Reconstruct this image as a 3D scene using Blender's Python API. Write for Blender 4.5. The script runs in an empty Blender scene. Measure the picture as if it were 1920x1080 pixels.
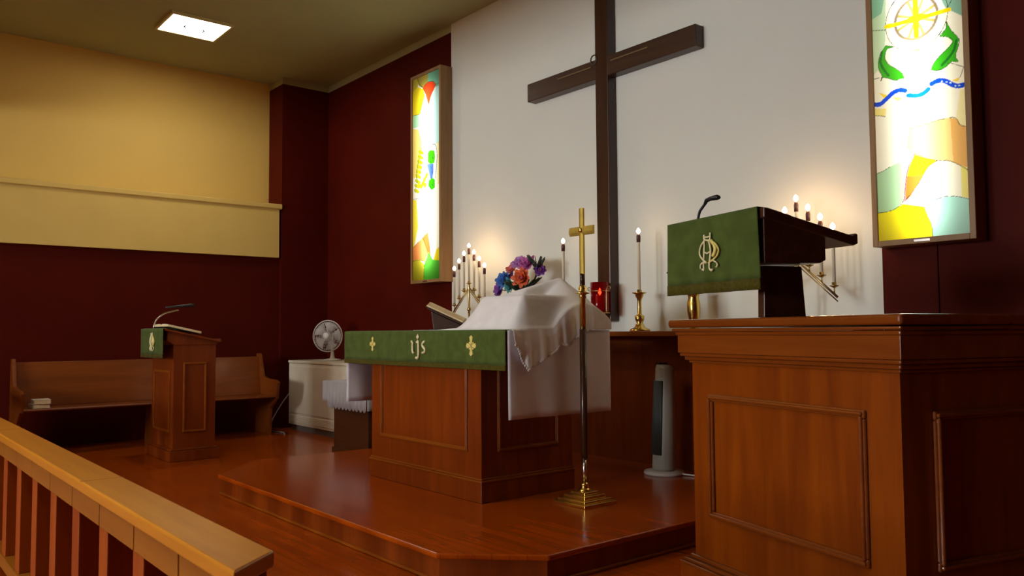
import bpy, bmesh, math, random
import numpy as np
from mathutils import Vector, Matrix, Euler
from math import sin, cos, pi, radians as R

S = bpy.context.scene
COL = S.collection
random.seed(7)

# ------------------------------------------------------------------ camera
cam_d = bpy.data.cameras.new('camera')
cam = bpy.data.objects.new('camera', cam_d)
COL.objects.link(cam)
S.camera = cam
cam_d.sensor_width = 36.0
cam_d.lens = 1535.45 / 1920 * 36.0
cam_d.clip_start = 0.05
yaw, pit, rol = R(50.5), R(3.1), R(-0.397)
fw = Vector((-sin(yaw) * cos(pit), cos(yaw) * cos(pit), sin(pit)))
rt = fw.cross(Vector((0, 0, 1))).normalized()
up = rt.cross(fw)
rt2 = cos(rol) * rt + sin(rol) * up
up2 = -sin(rol) * rt + cos(rol) * up
m = Matrix((rt2, up2, -fw)).transposed().to_4x4()
m.translation = Vector((0, 0, 1.15))
cam.matrix_world = m

# ------------------------------------------------------------------ view, world
S.view_settings.view_transform = 'Standard'
S.view_settings.look = 'None'
S.view_settings.gamma = 1.0
S.view_settings.use_curve_mapping = False
S.view_settings.exposure = 0.0
w = bpy.data.worlds.new('world')
S.world = w
w.use_nodes = True
w.node_tree.nodes['Background'].inputs[0].default_value = (0.6, 0.65, 0.8, 1)
w.node_tree.nodes['Background'].inputs[1].default_value = 0.02

TROFFER = 26.0      # strength of the ceiling light lenses
WINDOW = 42.0        # daylight in the added nave windows
TUBE = 8.5         # fluorescent light inside the glass boxes (W)
CEIL = 4.36


# ------------------------------------------------------------------ helpers
def tag(o, label=None, cat=None, group=None, kind=None):
    if label: o['label'] = label
    if cat: o['category'] = cat
    if group: o['group'] = group
    if kind: o['kind'] = kind
    return o


def thing(name, label, cat, loc=(0, 0, 0), rz=0.0, group=None):
    o = bpy.data.objects.new(name, None)
    COL.objects.link(o)
    o.location = loc
    o.rotation_euler = (0, 0, rz)
    o.empty_display_size = 0.1
    return tag(o, label, cat, group)


def obj(name, bm, mat, parent=None, smooth=False, bevel=0.0, seg=2, solid=0.0, sub=0, label=None):
    bmesh.ops.recalc_face_normals(bm, faces=bm.faces[:])
    me = bpy.data.meshes.new(name)
    bm.to_mesh(me)
    bm.free()
    me.materials.append(mat)
    if smooth:
        for p in me.polygons: p.use_smooth = True
    o = bpy.data.objects.new(name, me)
    COL.objects.link(o)
    if parent: o.parent = parent
    if solid:
        md = o.modifiers.new('thick', 'SOLIDIFY'); md.thickness = solid; md.offset = 0
    if bevel:
        md = o.modifiers.new('round', 'BEVEL'); md.width = bevel; md.segments = seg
        md.limit_method = 'ANGLE'; md.angle_limit = R(40); md.harden_normals = False
        for p in me.polygons: p.use_smooth = False
    if sub:
        md = o.modifiers.new('sub', 'SUBSURF'); md.levels = sub; md.render_levels = sub
    if label: o['label'] = label
    return o


def B(): return bmesh.new()


def box(bm, x0, x1, y0, y1, z0, z1):
    v = [bm.verts.new(p) for p in ((x0, y0, z0), (x1, y0, z0), (x1, y1, z0), (x0, y1, z0),
                                   (x0, y0, z1), (x1, y0, z1), (x1, y1, z1), (x0, y1, z1))]
    for f in ((0, 3, 2, 1), (4, 5, 6, 7), (0, 1, 5, 4), (1, 2, 6, 5), (2, 3, 7, 6), (3, 0, 4, 7)):
        bm.faces.new([v[i] for i in f])
    return bm


def prism(bm, pts, axis, a, b):
    """extrude a 2D outline along an axis from a to b"""
    def P(p, t):
        if axis == 'x': return (t, p[0], p[1])
        if axis == 'y': return (p[0], t, p[1])
        return (p[0], p[1], t)
    v0 = [bm.verts.new(P(p, a)) for p in pts]
    v1 = [bm.verts.new(P(p, b)) for p in pts]
    bm.faces.new(v0)
    bm.faces.new(list(reversed(v1)))
    n = len(pts)
    for i in range(n):
        j = (i + 1) % n
        bm.faces.new((v0[i], v0[j], v1[j], v1[i]))
    return bm


def lathe(bm, prof, c=(0, 0, 0), n=28, mat=None):
    """revolve (r, z) about z; mat optionally a Matrix applied to the points"""
    rings = []
    for r, z in prof:
        ring = []
        for k in range(n):
            a = 2 * pi * k / n
            p = Vector((r * cos(a), r * sin(a), z))
            if mat is not None: p = mat @ p
            ring.append(bm.verts.new(p + Vector(c)))
        rings.append(ring)
    for a, b in zip(rings, rings[1:]):
        for k in range(n):
            j = (k + 1) % n
            bm.faces.new((a[k], a[j], b[j], b[k]))
    bm.faces.new(list(reversed(rings[0])))
    bm.faces.new(rings[-1])
    return bm


def tube(bm, pts, r, n=10, closed=False, flat=1.0):
    pts = [Vector(p) for p in pts]
    rr = r if isinstance(r, (list, tuple)) else [r] * len(pts)
    rings = []
    N = len(pts)
    prev = None
    for i, p in enumerate(pts):
        if closed: t = pts[(i + 1) % N] - pts[i - 1]
        else: t = pts[min(i + 1, N - 1)] - pts[max(i - 1, 0)]
        t.normalize()
        if prev is None:
            a = Vector((0, 0, 1)) if abs(t.z) < 0.9 else Vector((0, 1, 0))
            u = t.cross(a).normalized()
        else:
            u = (prev - t * prev.dot(t)).normalized()
        prev = u
        v = t.cross(u)
        rings.append([bm.verts.new(p + (u * cos(2 * pi * k / n) + v * sin(2 * pi * k / n) * flat) * rr[i]) for k in range(n)])
    rng = range(N) if closed else range(N - 1)
    for i in rng:
        a, b = rings[i], rings[(i + 1) % N]
        for k in range(n):
            j = (k + 1) % n
            bm.faces.new((a[k], a[j], b[j], b[k]))
    if not closed:
        bm.faces.new(list(reversed(rings[0])))
        bm.faces.new(rings[-1])
    return bm


def smooth_path(pts, k=6):
    """Catmull-Rom through points"""
    P = [Vector(p) for p in pts]
    P = [P[0] * 2 - P[1]] + P + [P[-1] * 2 - P[-2]]
    out = []
    for i in range(1, len(P) - 2):
        for s in range(k):
            t = s / k
            a, b, c, d = P[i - 1], P[i], P[i + 1], P[i + 2]
            out.append(0.5 * ((2 * b) + (c - a) * t + (2 * a - 5 * b + 4 * c - d) * t * t + (3 * b - a - 3 * c + d) * t ** 3))
    out.append(P[-2])
    return out


def ball(bm, c, r, sx=1, sy=1, sz=1, u=16, v=10):
    mt = Matrix.Translation(c) @ Matrix.Diagonal((sx, sy, sz, 1))
    bmesh.ops.create_uvsphere(bm, u_segments=u, v_segments=v, radius=r, matrix=mt)
    return bm


def sheet(bm, grid):
    """grid of points [i][j] -> quads"""
    V = [[bm.verts.new(p) for p in row] for row in grid]
    for i in range(len(V) - 1):
        for j in range(len(V[0]) - 1):
            bm.faces.new((V[i][j], V[i + 1][j], V[i + 1][j + 1], V[i][j + 1]))
    return bm


def moulding(bm, x0, x1, z0, z1, y, wd=0.022, th=0.014, axis='y', out=-1):
    """picture-frame moulding standing proud of the plane y (or x)"""
    def bx(a0, a1, b0, b1, t0, t1):
        lo, hi = sorted((y + out * t0, y + out * t1))
        if axis == 'y': box(bm, a0, a1, lo, hi, b0, b1)
        else: box(bm, lo, hi, a0, a1, b0, b1)
    for k, (w0, w1, t) in enumerate(((0, wd, th * 0.6), (wd * 0.22, wd * 0.72, th))):
        bx(x0 + w0, x1 - w0, z0 + w0, z0 + w1, 0, t)
        bx(x0 + w0, x1 - w0, z1 - w1, z1 - w0, 0, t)
        bx(x0 + w0, x0 + w1, z0 + w1, z1 - w1, 0, t)
        bx(x1 - w1, x1 - w0, z0 + w1, z1 - w1, 0, t)
    return bm


# ------------------------------------------------------------------ materials
def new_mat(name):
    mt = bpy.data.materials.new(name)
    mt.use_nodes = True
    return mt, mt.node_tree, mt.node_tree.nodes['Principled BSDF']


def plain(name, col, rough=0.5, metal=0.0, noise=0.0, nscale=8.0, bump=0.0, bscale=60.0, spec=0.5, trans=0.0, coat=0.0):
    mt, nt, p = new_mat(name)
    p.inputs['Base Color'].default_value = (*col, 1)
    p.inputs['Roughness'].default_value = rough
    p.inputs['Metallic'].default_value = metal
    p.inputs['Specular IOR Level'].default_value = spec
    p.inputs['Coat Weight'].default_value = coat
    p.inputs['Transmission Weight'].default_value = trans
    tc = nt.nodes.new('ShaderNodeTexCoord')
    if noise:
        n = nt.nodes.new('ShaderNodeTexNoise'); n.inputs['Scale'].default_value = nscale; n.inputs['Detail'].default_value = 5
        nt.links.new(tc.outputs['Object'], n.inputs['Vector'])
        r = nt.nodes.new('ShaderNodeValToRGB')
        r.color_ramp.elements[0].position = 0.3; r.color_ramp.elements[1].position = 0.7
        r.color_ramp.elements[0].color = (*[c * (1 - noise) for c in col], 1)
        r.color_ramp.elements[1].color = (*[min(1, c * (1 + noise)) for c in col], 1)
        nt.links.new(n.outputs['Fac'], r.inputs['Fac'])
        nt.links.new(r.outputs['Color'], p.inputs['Base Color'])
    if bump:
        n = nt.nodes.new('ShaderNodeTexNoise'); n.inputs['Scale'].default_value = bscale; n.inputs['Detail'].default_value = 3
        nt.links.new(tc.outputs['Object'], n.inputs['Vector'])
        b = nt.nodes.new('ShaderNodeBump'); b.inputs['Strength'].default_value = bump; b.inputs['Distance'].default_value = 0.01
        nt.links.new(n.outputs['Fac'], b.inputs['Height'])
        nt.links.new(b.outputs['Normal'], p.inputs['Normal'])
    return mt


def wood(name, c1, c2, grain='z', rough=0.35, scale=1.0, coat=0.3, boards=None, board_mix=0.25):
    """streaky varnished wood; grain runs along the given axis"""
    mt, nt, p = new_mat(name)
    p.inputs['Roughness'].default_value = rough
    p.inputs['Specular IOR Level'].default_value = 0.3
    p.inputs['Coat Weight'].default_value = coat * 0.6
    p.inputs['Coat Roughness'].default_value = 0.12
    tc = nt.nodes.new('ShaderNodeTexCoord')
    mp = nt.nodes.new('ShaderNodeMapping')
    sc = {'x': (0.6, 7, 7), 'y': (7, 0.6, 7), 'z': (7, 7, 0.6)}[grain]
    mp.inputs['Scale'].default_value = [s * scale for s in sc]
    nt.links.new(tc.outputs['Object'], mp.inputs['Vector'])
    n = nt.nodes.new('ShaderNodeTexNoise'); n.inputs['Scale'].default_value = 1.6; n.inputs['Detail'].default_value = 8
    n.inputs['Roughness'].default_value = 0.62; n.inputs['Distortion'].default_value = 0.6
    nt.links.new(mp.outputs['Vector'], n.inputs['Vector'])
    r = nt.nodes.new('ShaderNodeValToRGB')
    r.color_ramp.elements[0].position = 0.3; r.color_ramp.elements[1].position = 0.72
    r.color_ramp.elements[0].color = (*c1, 1); r.color_ramp.elements[1].color = (*c2, 1)
    nt.links.new(n.outputs['Fac'], r.inputs['Fac'])
    last = r.outputs['Color']
    if boards:                       # strip flooring along x
        wv = nt.nodes.new('ShaderNodeTexBrick')
        wv.inputs['Scale'].default_value = 1.0
        wv.inputs['Brick Width'].default_value = boards[0]
        wv.inputs['Row Height'].default_value = boards[1]
        wv.inputs['Mortar Size'].default_value = 0.0012
        wv.inputs['Color1'].default_value = (1, 1, 1, 1)
        wv.inputs['Color2'].default_value = (1 - board_mix,) * 3 + (1,)
        wv.inputs['Mortar'].default_value = (0.6, 0.6, 0.6, 1)
        nt.links.new(tc.outputs['Object'], wv.inputs['Vector'])
        mx = nt.nodes.new('ShaderNodeMix'); mx.data_type = 'RGBA'; mx.blend_type = 'MULTIPLY'
        mx.inputs[0].default_value = 1.0
        nt.links.new(last, mx.inputs[6]); nt.links.new(wv.outputs['Color'], mx.inputs[7])
        last = mx.outputs[2]
    nt.links.new(last, p.inputs['Base Color'])
    b = nt.nodes.new('ShaderNodeBump'); b.inputs['Strength'].default_value = 0.06; b.inputs['Distance'].default_value = 0.004
    nt.links.new(n.outputs['Fac'], b.inputs['Height'])
    nt.links.new(b.outputs['Normal'], p.inputs['Normal'])
    return mt


def emit(name, col, strength):
    mt, nt, p = new_mat(name)
    nt.nodes.remove(p)
    e = nt.nodes.new('ShaderNodeEmission')
    e.inputs[0].default_value = (*col, 1); e.inputs[1].default_value = strength
    nt.links.new(e.outputs[0], nt.nodes['Material Output'].inputs[0])
    return mt


def cloth(name, col, col2=None, rough=0.9, scale=40, sheen=0.3, trans=0.0):
    mt, nt, p = new_mat(name)
    p.inputs['Roughness'].default_value = rough
    p.inputs['Sheen Weight'].default_value = sheen
    p.inputs['Specular IOR Level'].default_value = 0.2
    tc = nt.nodes.new('ShaderNodeTexCoord')
    n = nt.nodes.new('ShaderNodeTexNoise'); n.inputs['Scale'].default_value = scale; n.inputs['Detail'].default_value = 4
    nt.links.new(tc.outputs['Object'], n.inputs['Vector'])
    r = nt.nodes.new('ShaderNodeValToRGB')
    col2 = col2 or [c * 0.85 for c in col]
    r.color_ramp.elements[0].color = (*col2, 1); r.color_ramp.elements[1].color = (*col, 1)
    r.color_ramp.elements[0].position = 0.35; r.color_ramp.elements[1].position = 0.65
    nt.links.new(n.outputs['Fac'], r.inputs['Fac'])
    nt.links.new(r.outputs['Color'], p.inputs['Base Color'])
    b = nt.nodes.new('ShaderNodeBump'); b.inputs['Strength'].default_value = 0.1; b.inputs['Distance'].default_value = 0.003
    wv = nt.nodes.new('ShaderNodeTexNoise'); wv.inputs['Scale'].default_value = 260
    nt.links.new(tc.outputs['Object'], wv.inputs['Vector'])
    nt.links.new(wv.outputs['Fac'], b.inputs['Height'])
    nt.links.new(b.outputs['Normal'], p.inputs['Normal'])
    return mt


M = {}
M['maroon'] = plain('maroon_paint', (0.074, 0.0045, 0.0008), 0.6, spec=0.08, noise=0.12, nscale=2.0, bump=0.05, bscale=40)
M['cream'] = plain('cream_paint', (0.68, 0.45, 0.11), 0.75, noise=0.04, nscale=1.5)
M['cream_trim'] = plain('cream_gloss_paint', (0.70, 0.48, 0.13), 0.6, spec=0.25, noise=0.03, nscale=3)
M['white_wall'] = plain('off_white_paint', (0.75, 0.77, 0.70), 0.7, noise=0.02, nscale=1.2)
M['ceiling'] = plain('ceiling_paint', (0.40, 0.40, 0.20), 0.85, noise=0.05, nscale=1.0)
M['pulpit'] = wood('pulpit_wood', (0.165, 0.027, 0.0005), (0.29, 0.060, 0.001), 'z', 0.34)
M['pulpit_x'] = wood('pulpit_trim_wood', (0.17, 0.036, 0.004), (0.26, 0.062, 0.007), 'x', 0.22, coat=1.5)
M['altar'] = wood('altar_wood', (0.15, 0.022, 0.0005), (0.26, 0.046, 0.001), 'z', 0.38)
M['dark_wood'] = wood('dark_walnut', (0.030, 0.010, 0.004), (0.060, 0.020, 0.008), 'z', 0.32, coat=0.5)
M['dark_wood_x'] = wood('dark_walnut_bar', (0.040, 0.018, 0.009), (0.075, 0.034, 0.017), 'x', 0.4, coat=0.3)
M['desk'] = wood('reading_desk_wood', (0.045, 0.014, 0.005), (0.10, 0.032, 0.010), 'x', 0.35, coat=0.4)
M['panel'] = wood('shelf_panel_wood', (0.17, 0.028, 0.001), (0.26, 0.050, 0.002), 'z', 0.45)
M['shelf'] = wood('shelf_wood', (0.20, 0.042, 0.002), (0.30, 0.075, 0.004), 'x', 0.35)
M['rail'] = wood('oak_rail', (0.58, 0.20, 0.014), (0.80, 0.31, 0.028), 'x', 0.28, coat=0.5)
M['bar_glint'] = plain('bar_highlight', (0.17, 0.11, 0.05), 0.4)
M['rail_shaded'] = wood('oak_rail_shaded', (0.30, 0.095, 0.008), (0.44, 0.16, 0.014), 'x', 0.3, coat=0.5)  # same oak as the handrail, darkened to put its shade into the colour
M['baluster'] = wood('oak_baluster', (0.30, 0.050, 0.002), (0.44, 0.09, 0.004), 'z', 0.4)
M['pew'] = wood('pew_wood', (0.15, 0.030, 0.0008), (0.23, 0.050, 0.001), 'y', 0.45)
M['floor'] = wood('floor_boards', (0.31, 0.042, 0.0004), (0.46, 0.074, 0.0008), 'x', 0.22, 1.0, 0.5, boards=(1.1, 0.057), board_mix=0.12)
M['lectern'] = wood('lectern_wood', (0.13, 0.018, 0.0008), (0.22, 0.038, 0.001), 'z', 0.4)
M['frame'] = wood('light_box_wood', (0.22, 0.12, 0.045), (0.36, 0.20, 0.08), 'z', 0.45)
M['carpet'] = plain('red_carpet', (0.20, 0.015, 0.03), 0.95, noise=0.3, nscale=120, bump=0.4, bscale=300)
M['brass'] = plain('polished_brass', (0.78, 0.55, 0.16), 0.24, 1.0, noise=0.08, nscale=12)
M['soft_brass'] = plain('brushed_brass', (0.46, 0.32, 0.055), 0.55, 0.75, noise=0.15, nscale=15)
M['old_brass'] = plain('aged_brass', (0.52, 0.38, 0.15), 0.35, 1.0, noise=0.15, nscale=20)
M['chrome'] = plain('satin_chrome', (0.72, 0.70, 0.68), 0.22, 1.0)
M['black'] = plain('black_plastic', (0.012, 0.012, 0.013), 0.4)
M['white_pl'] = plain('white_plastic', (0.62, 0.58, 0.52), 0.4)
M['grey_pl'] = plain('warm_grey_plastic', (0.36, 0.35, 0.29), 0.4)
M['dark_grille'] = plain('dark_green_grey_grille', (0.035, 0.042, 0.035), 0.5)
M['mesh_pl'] = plain('fan_wire_plastic', (0.55, 0.50, 0.45), 0.45)
M['blade'] = plain('fan_blade_plastic', (0.50, 0.46, 0.42), 0.4)
M['heater'] = plain('heater_enamel', (0.74, 0.65, 0.50), 0.45, noise=0.04, nscale=4)
M['heater_dark'] = plain('heater_grille_dark', (0.16, 0.14, 0.11), 0.6)
M['green'] = cloth('green_damask', (0.078, 0.115, 0.020), (0.058, 0.085, 0.013), scale=14, sheen=0.08)
M['olive'] = cloth('olive_fringe', (0.085, 0.070, 0.004), (0.055, 0.045, 0.003), scale=90, sheen=0.05)
M['gold'] = plain('gold_thread', (0.80, 0.68, 0.20), 0.5, 0.15, noise=0.15, nscale=90)
M['gold_pale'] = plain('pale_gold_thread', (0.80, 0.72, 0.42), 0.55, 0.1, noise=0.12, nscale=90)
M['linen'] = cloth('white_linen', (0.74, 0.70, 0.74), (0.70, 0.66, 0.69), scale=10)
M['linen2'] = cloth('white_veil_linen', (0.82, 0.79, 0.80), (0.77, 0.74, 0.74), scale=16)
M['lace'] = cloth('white_lace', (0.80, 0.77, 0.74), (0.45, 0.42, 0.40), scale=130)
M['dim_cloth'] = cloth('shaded_linen', (0.34, 0.31, 0.31), (0.30, 0.27, 0.27), scale=10)  # white linen greyed so the dimness behind the altar is in its colour
M['wax'] = plain('ivory_wax', (0.78, 0.70, 0.52), 0.45)
M['follower'] = plain('dark_follower', (0.10, 0.035, 0.03), 0.4)
M['flame'] = emit('candle_flame', (1.0, 0.80, 0.50), 26.0)
M['flame_red'] = emit('lamp_flame', (1.0, 0.28, 0.05), 14.0)
M['paper'] = plain('book_paper', (0.85, 0.70, 0.42), 0.7, noise=0.08, nscale=40)
M['cover'] = plain('book_cover', (0.06, 0.025, 0.012), 0.5)
M['white_book'] = plain('white_book_cover', (0.75, 0.68, 0.55), 0.5)
M['lens'] = emit('light_lens', (1.0, 0.92, 0.80), TROFFER)
M['lens_frame'] = plain('light_trim', (0.62, 0.56, 0.25), 0.5)
M['added_sky'] = emit('added_daylight', (0.93, 0.97, 1.0), WINDOW)
M['thorn'] = plain('dark_twig', (0.07, 0.05, 0.03), 0.6)
M['cable'] = plain('grey_cable', (0.35, 0.33, 0.32), 0.5)

mt, nt, p = new_mat('ruby_glass')
p.inputs['Base Color'].default_value = (0.38, 0.003, 0.006, 1)
p.inputs['Transmission Weight'].default_value = 0.75
p.inputs['Roughness'].default_value = 0.08
p.inputs['IOR'].default_value = 1.2
M['ruby'] = mt

# painted brick on the cream wall
mt, nt, p = new_mat('cream_painted_brick')
p.inputs['Roughness'].default_value = 0.8
p.inputs['Base Color'].default_value = (0.74, 0.485, 0.115, 1)
tc = nt.nodes.new('ShaderNodeTexCoord')
mp = nt.nodes.new('ShaderNodeMapping'); mp.inputs['Rotation'].default_value = (R(90), 0, R(90))
cx = nt.nodes.new('ShaderNodeSeparateXYZ'); cb = nt.nodes.new('ShaderNodeCombineXYZ')
nt.links.new(tc.outputs['Object'], cx.inputs[0])
nt.links.new(cx.outputs[1], cb.inputs[0]); nt.links.new(cx.outputs[2], cb.inputs[1])
bk = nt.nodes.new('ShaderNodeTexBrick')
bk.inputs['Scale'].default_value = 1.0; bk.inputs['Brick Width'].default_value = 0.42; bk.inputs['Row Height'].default_value = 0.21
bk.inputs['Mortar Size'].default_value = 0.006; bk.inputs['Mortar Smooth'].default_value = 0.6
nt.links.new(cb.outputs[0], bk.inputs['Vector'])
bp = nt.nodes.new('ShaderNodeBump'); bp.inputs['Strength'].default_value = 0.10; bp.inputs['Distance'].default_value = 0.003; bp.invert = True
nt.links.new(bk.outputs['Fac'], bp.inputs['Height'])
nt.links.new(bp.outputs['Normal'], p.inputs['Normal'])
M['brick'] = mt

# glass of the light boxes: colour stored on the mesh, light comes through from the tube behind
mt = bpy.data.materials.new('backlit_coloured_glass'); mt.use_nodes = True
nt = mt.node_tree; nt.nodes.remove(nt.nodes['Principled BSDF'])
at = nt.nodes.new('ShaderNodeAttribute'); at.attribute_name = 'glass'
tl = nt.nodes.new('ShaderNodeBsdfTranslucent')
gl = nt.nodes.new('ShaderNodeBsdfGlossy'); gl.inputs['Roughness'].default_value = 0.2; gl.inputs['Color'].default_value = (0.8, 0.8, 0.8, 1)
mx = nt.nodes.new('ShaderNodeMixShader'); mx.inputs[0].default_value = 0.04
nt.links.new(at.outputs['Color'], tl.inputs['Color'])
nt.links.new(tl.outputs[0], mx.inputs[1]); nt.links.new(gl.outputs[0], mx.inputs[2])
nt.links.new(mx.outputs[0], nt.nodes['Material Output'].inputs[0])
M['glass'] = mt


# ------------------------------------------------------------------ the room
def struct(name, bm, mat, **k):
    o = obj(name, bm, mat, **k)
    o['kind'] = 'structure'
    return o


BW = 4.85          # back wall
X0, X1, Y0 = -10.0, 2.6, -9.5
struct('floor', box(B(), X0 - 0.1, X1 + 0.1, 0.50, BW + 0.1, -0.1, 0.0), M['floor'])
struct('floor_nave', box(B(), X0 - 0.1, X1 + 0.1, Y0 - 0.1, 0.50, -0.1, -0.004), M['carpet'])
struct('ceiling', box(B(), X0 - 0.1, X1 + 0.1, Y0 - 0.1, BW + 0.1, CEIL, CEIL + 0.1), M['ceiling'])

# left wall: cream brick above, deep cream band, maroon below
struct('wall_left', box(B(), X0 - 0.1, X0, Y0 - 0.1, 4.22, 2.70, CEIL), M['brick'])
struct('wall_left_lower', box(B(), X0 - 0.1, -9.66, Y0 - 0.1, 4.22, 0.0, 2.09), M['maroon'])
bm = B()
prism(bm, [(X0, 2.09), (-9.60, 2.09), (-9.60, 2.69), (X0, 2.69)], 'y', Y0, 4.19)
struct('trim_1', bm, M['cream_trim'])
bm = B()
prism(bm, [(X0, 2.69), (-9.585, 2.69), (-9.575, 2.70), (-9.575, 2.745), (-9.59, 2.755), (X0, 2.755)], 'y', Y0, 4.215)
struct('trim_2', bm, M['cream_trim'])
# maroon pier in the corner
struct('wall_pier', box(B(), X0 - 0.1, -9.60, 4.22, BW, 0, 4.275), M['maroon'])
struct('trim_3', box(B(), X0 - 0.1, -9.60, 4.22, BW, 4.275, CEIL), M['ceiling'])
# back wall
bm = B()
box(bm, -9.60, -6.85, BW, BW + 0.1, 0, 4.275)
struct('wall_back', bm, M['maroon'])
bm = B()
box(bm, -2.375, -2.056, BW, BW + 0.1, 0, CEIL)
box(bm, -2.048, X1 + 0.1, BW, BW + 0.1, 0, CEIL)
box(bm, -2.06, -2.04, BW + 0.012, BW + 0.1, 0, CEIL)
struct('wall_back_right', bm, M['maroon'])
struct('trim_4', box(B(), -9.60, -6.85, BW, BW + 0.1, 4.275, CEIL), M['ceiling'])
struct('wall_back_centre', box(B(), -6.85, -2.375, BW, BW + 0.1, 0, CEIL), M['white_wall'])
# walls of the nave behind and beside the camera, and an added beam between nave and chancel
struct('wall_shade_beam', box(B(), X0, X1, 0.25, 0.5, 3.47, CEIL - 0.001), M['cream'])  # out of view, added to shade the top of the back wall
struct('wall_right', box(B(), X1, X1 + 0.1, Y0 - 0.1, BW + 0.1, 0, CEIL), M['maroon'])
bm = B()
wins = [(-6.3, -4.7), (-3.9, -2.3)]
xs = [X0 - 0.1] + [v for a in wins for v in a] + [X1 + 0.1]
for i in range(0, len(xs), 2): box(bm, xs[i], xs[i + 1], Y0 - 0.1, Y0, 0, CEIL)
for a, b in wins:
    box(bm, a, b, Y0 - 0.1, Y0, 0, 1.3); box(bm, a, b, Y0 - 0.1, Y0, 3.3, CEIL)
struct('wall_nave', bm, M['cream'])
for i, (a, b) in enumerate(wins):
    wb = B()
    box(wb, a, a + 0.06, Y0 - 0.08, Y0 + 0.02, 1.3, 3.3); box(wb, b - 0.06, b, Y0 - 0.08, Y0 + 0.02, 1.3, 3.3)
    box(wb, a + 0.06, b - 0.06, Y0 - 0.08, Y0 + 0.02, 1.3, 1.36); box(wb, a + 0.06, b - 0.06, Y0 - 0.08, Y0 + 0.02, 3.24, 3.3)
    box(wb, (a + b) / 2 - 0.02, (a + b) / 2 + 0.02, Y0 - 0.08, Y0, 1.36, 3.24)
    wo = struct('window_%d' % (i + 1), wb, M['frame'])  # unseen window, added to light the chancel from the front
    obj('pane', box(B(), a + 0.05, b - 0.05, Y0 - 0.07, Y0 - 0.06, 1.35, 3.25), M['added_sky'], wo)

# platform under the altar (octagonal corners)
PZ = 0.14
def plat(o, z0, z1, bm):
    # outline, o = outward growth; corners as in the place
    pts = [(-6.32, 4.84), (-6.44, 2.62), (-5.96, 2.175 - o), (-3.18 + o * .4, 2.175 - o), (-2.83 + o, 2.53 - o * .4), (-2.83 + o, 4.84)]
    pts[1] = (-6.44 - o, 2.62); pts[0] = (-6.32 - o, 4.84)
    prism(bm, pts, 'z', z0, z1)
    return bm
pf = struct('floor_platform', plat(0.0, 0.001, PZ - 0.028, B()), M['altar'])
obj('tread', plat(0.022, PZ - 0.028, PZ, B()), M['floor'], pf, bevel=0.008)
obj('shoe_moulding', plat(0.014, 0.001, 0.018, B()), M['shelf'], pf, bevel=0.006)

# shelf along the white wall with panelled front below
bm = B()
box(bm, -6.85, -2.375, 4.80, BW - 0.001, PZ, 1.115)
sh = struct('wall_shelf_panel', bm, M['panel'])
sh2 = thing('wall_shelf', 'long narrow wooden shelf under the white wall holding the candles and flowers', 'shelf', (-4.61, 4.65, 1.115))
obj('shelf_board', box(B(), -2.235, 2.235, -0.15, 0.198, 0.0, 0.037), M['shelf'], sh2, bevel=0.005)
bm = B()
for x in (-2.1, 2.1):
    obj('bracket', prism(B(), [(0.149, 0.0), (-0.09, 0.0), (-0.06, -0.04), (0.149, -0.22)], 'x', x - 0.02, x + 0.02), M['panel'], sh2)

# ------------------------------------------------------------------ ceiling lights
def troffer(x, y, label):
    t = thing('ceiling_light', label, 'ceiling light', (x, y, CEIL), 0, 'square ceiling lights')
    hx, hy = 0.285, 0.31
    bm = B()
    for a in ((-hx, hx, -hy, -hy + .022), (-hx, hx, hy - .022, hy), (-hx, -hx + .022, -hy + .022, hy - .022), (hx - .022, hx, -hy + .022, hy - .022)):
        box(bm, a[0], a[1], a[2], a[3], -0.03, -0.001)
    obj('frame', bm, M['lens_frame'], t)
    obj('lens', box(B(), -hx + .022, hx - .022, -hy + .022, hy - .022, -0.022, -0.014), M['lens'], t)
    obj('latch', tube(B(), [(-0.03, -0.07, -0.034), (0.0, -0.105, -0.036), (0.05, -0.10, -0.034)], 0.008), M['black'], t)
    obj('latch', tube(B(), [(0.03, 0.07, -0.034), (0.0, 0.105, -0.036), (-0.05, 0.10, -0.034)], 0.008), M['black'], t)
troffer(-8.54, 2.78, 'lit square ceiling light above the pew, beside the cream wall')
troffer(-4.6, -1.9, 'added unseen ceiling light over the middle of the nave')  # this and the next two are unseen lamps, added for extra light
troffer(-2.9, -0.7, 'added unseen ceiling light just in front of the communion rail')
troffer(-4.9, 0.9, 'added unseen ceiling light high over the space in front of the altar platform')


# ------------------------------------------------------------------ stained glass light boxes
def inside(px, pz, poly):
    c = np.zeros(px.shape, bool)
    n = len(poly)
    for i in range(n):
        x0, z0 = poly[i]; x1, z1 = poly[(i + 1) % n]
        if z0 == z1: continue
        t = ((z0 > pz) != (z1 > pz)) & (px < (x1 - x0) * (pz - z0) / (z1 - z0) + x0)
        c ^= t
    return c


def near(px, pz, path, r):
    P = smooth_path([(a, b, 0) for a, b in path], 6) if len(path) > 2 else [Vector((a, b, 0)) for a, b in path]
    d = np.full(px.shape, 9.0)
    for a, b in zip(P, P[1:]):
        vx, vz = b.x - a.x, b.y - a.y
        L = vx * vx + vz * vz + 1e-12
        t = np.clip(((px - a.x) * vx + (pz - a.y) * vz) / L, 0, 1)
        d = np.minimum(d, np.hypot(px - a.x - t * vx, pz - a.y - t * vz))
    return d < r


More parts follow.
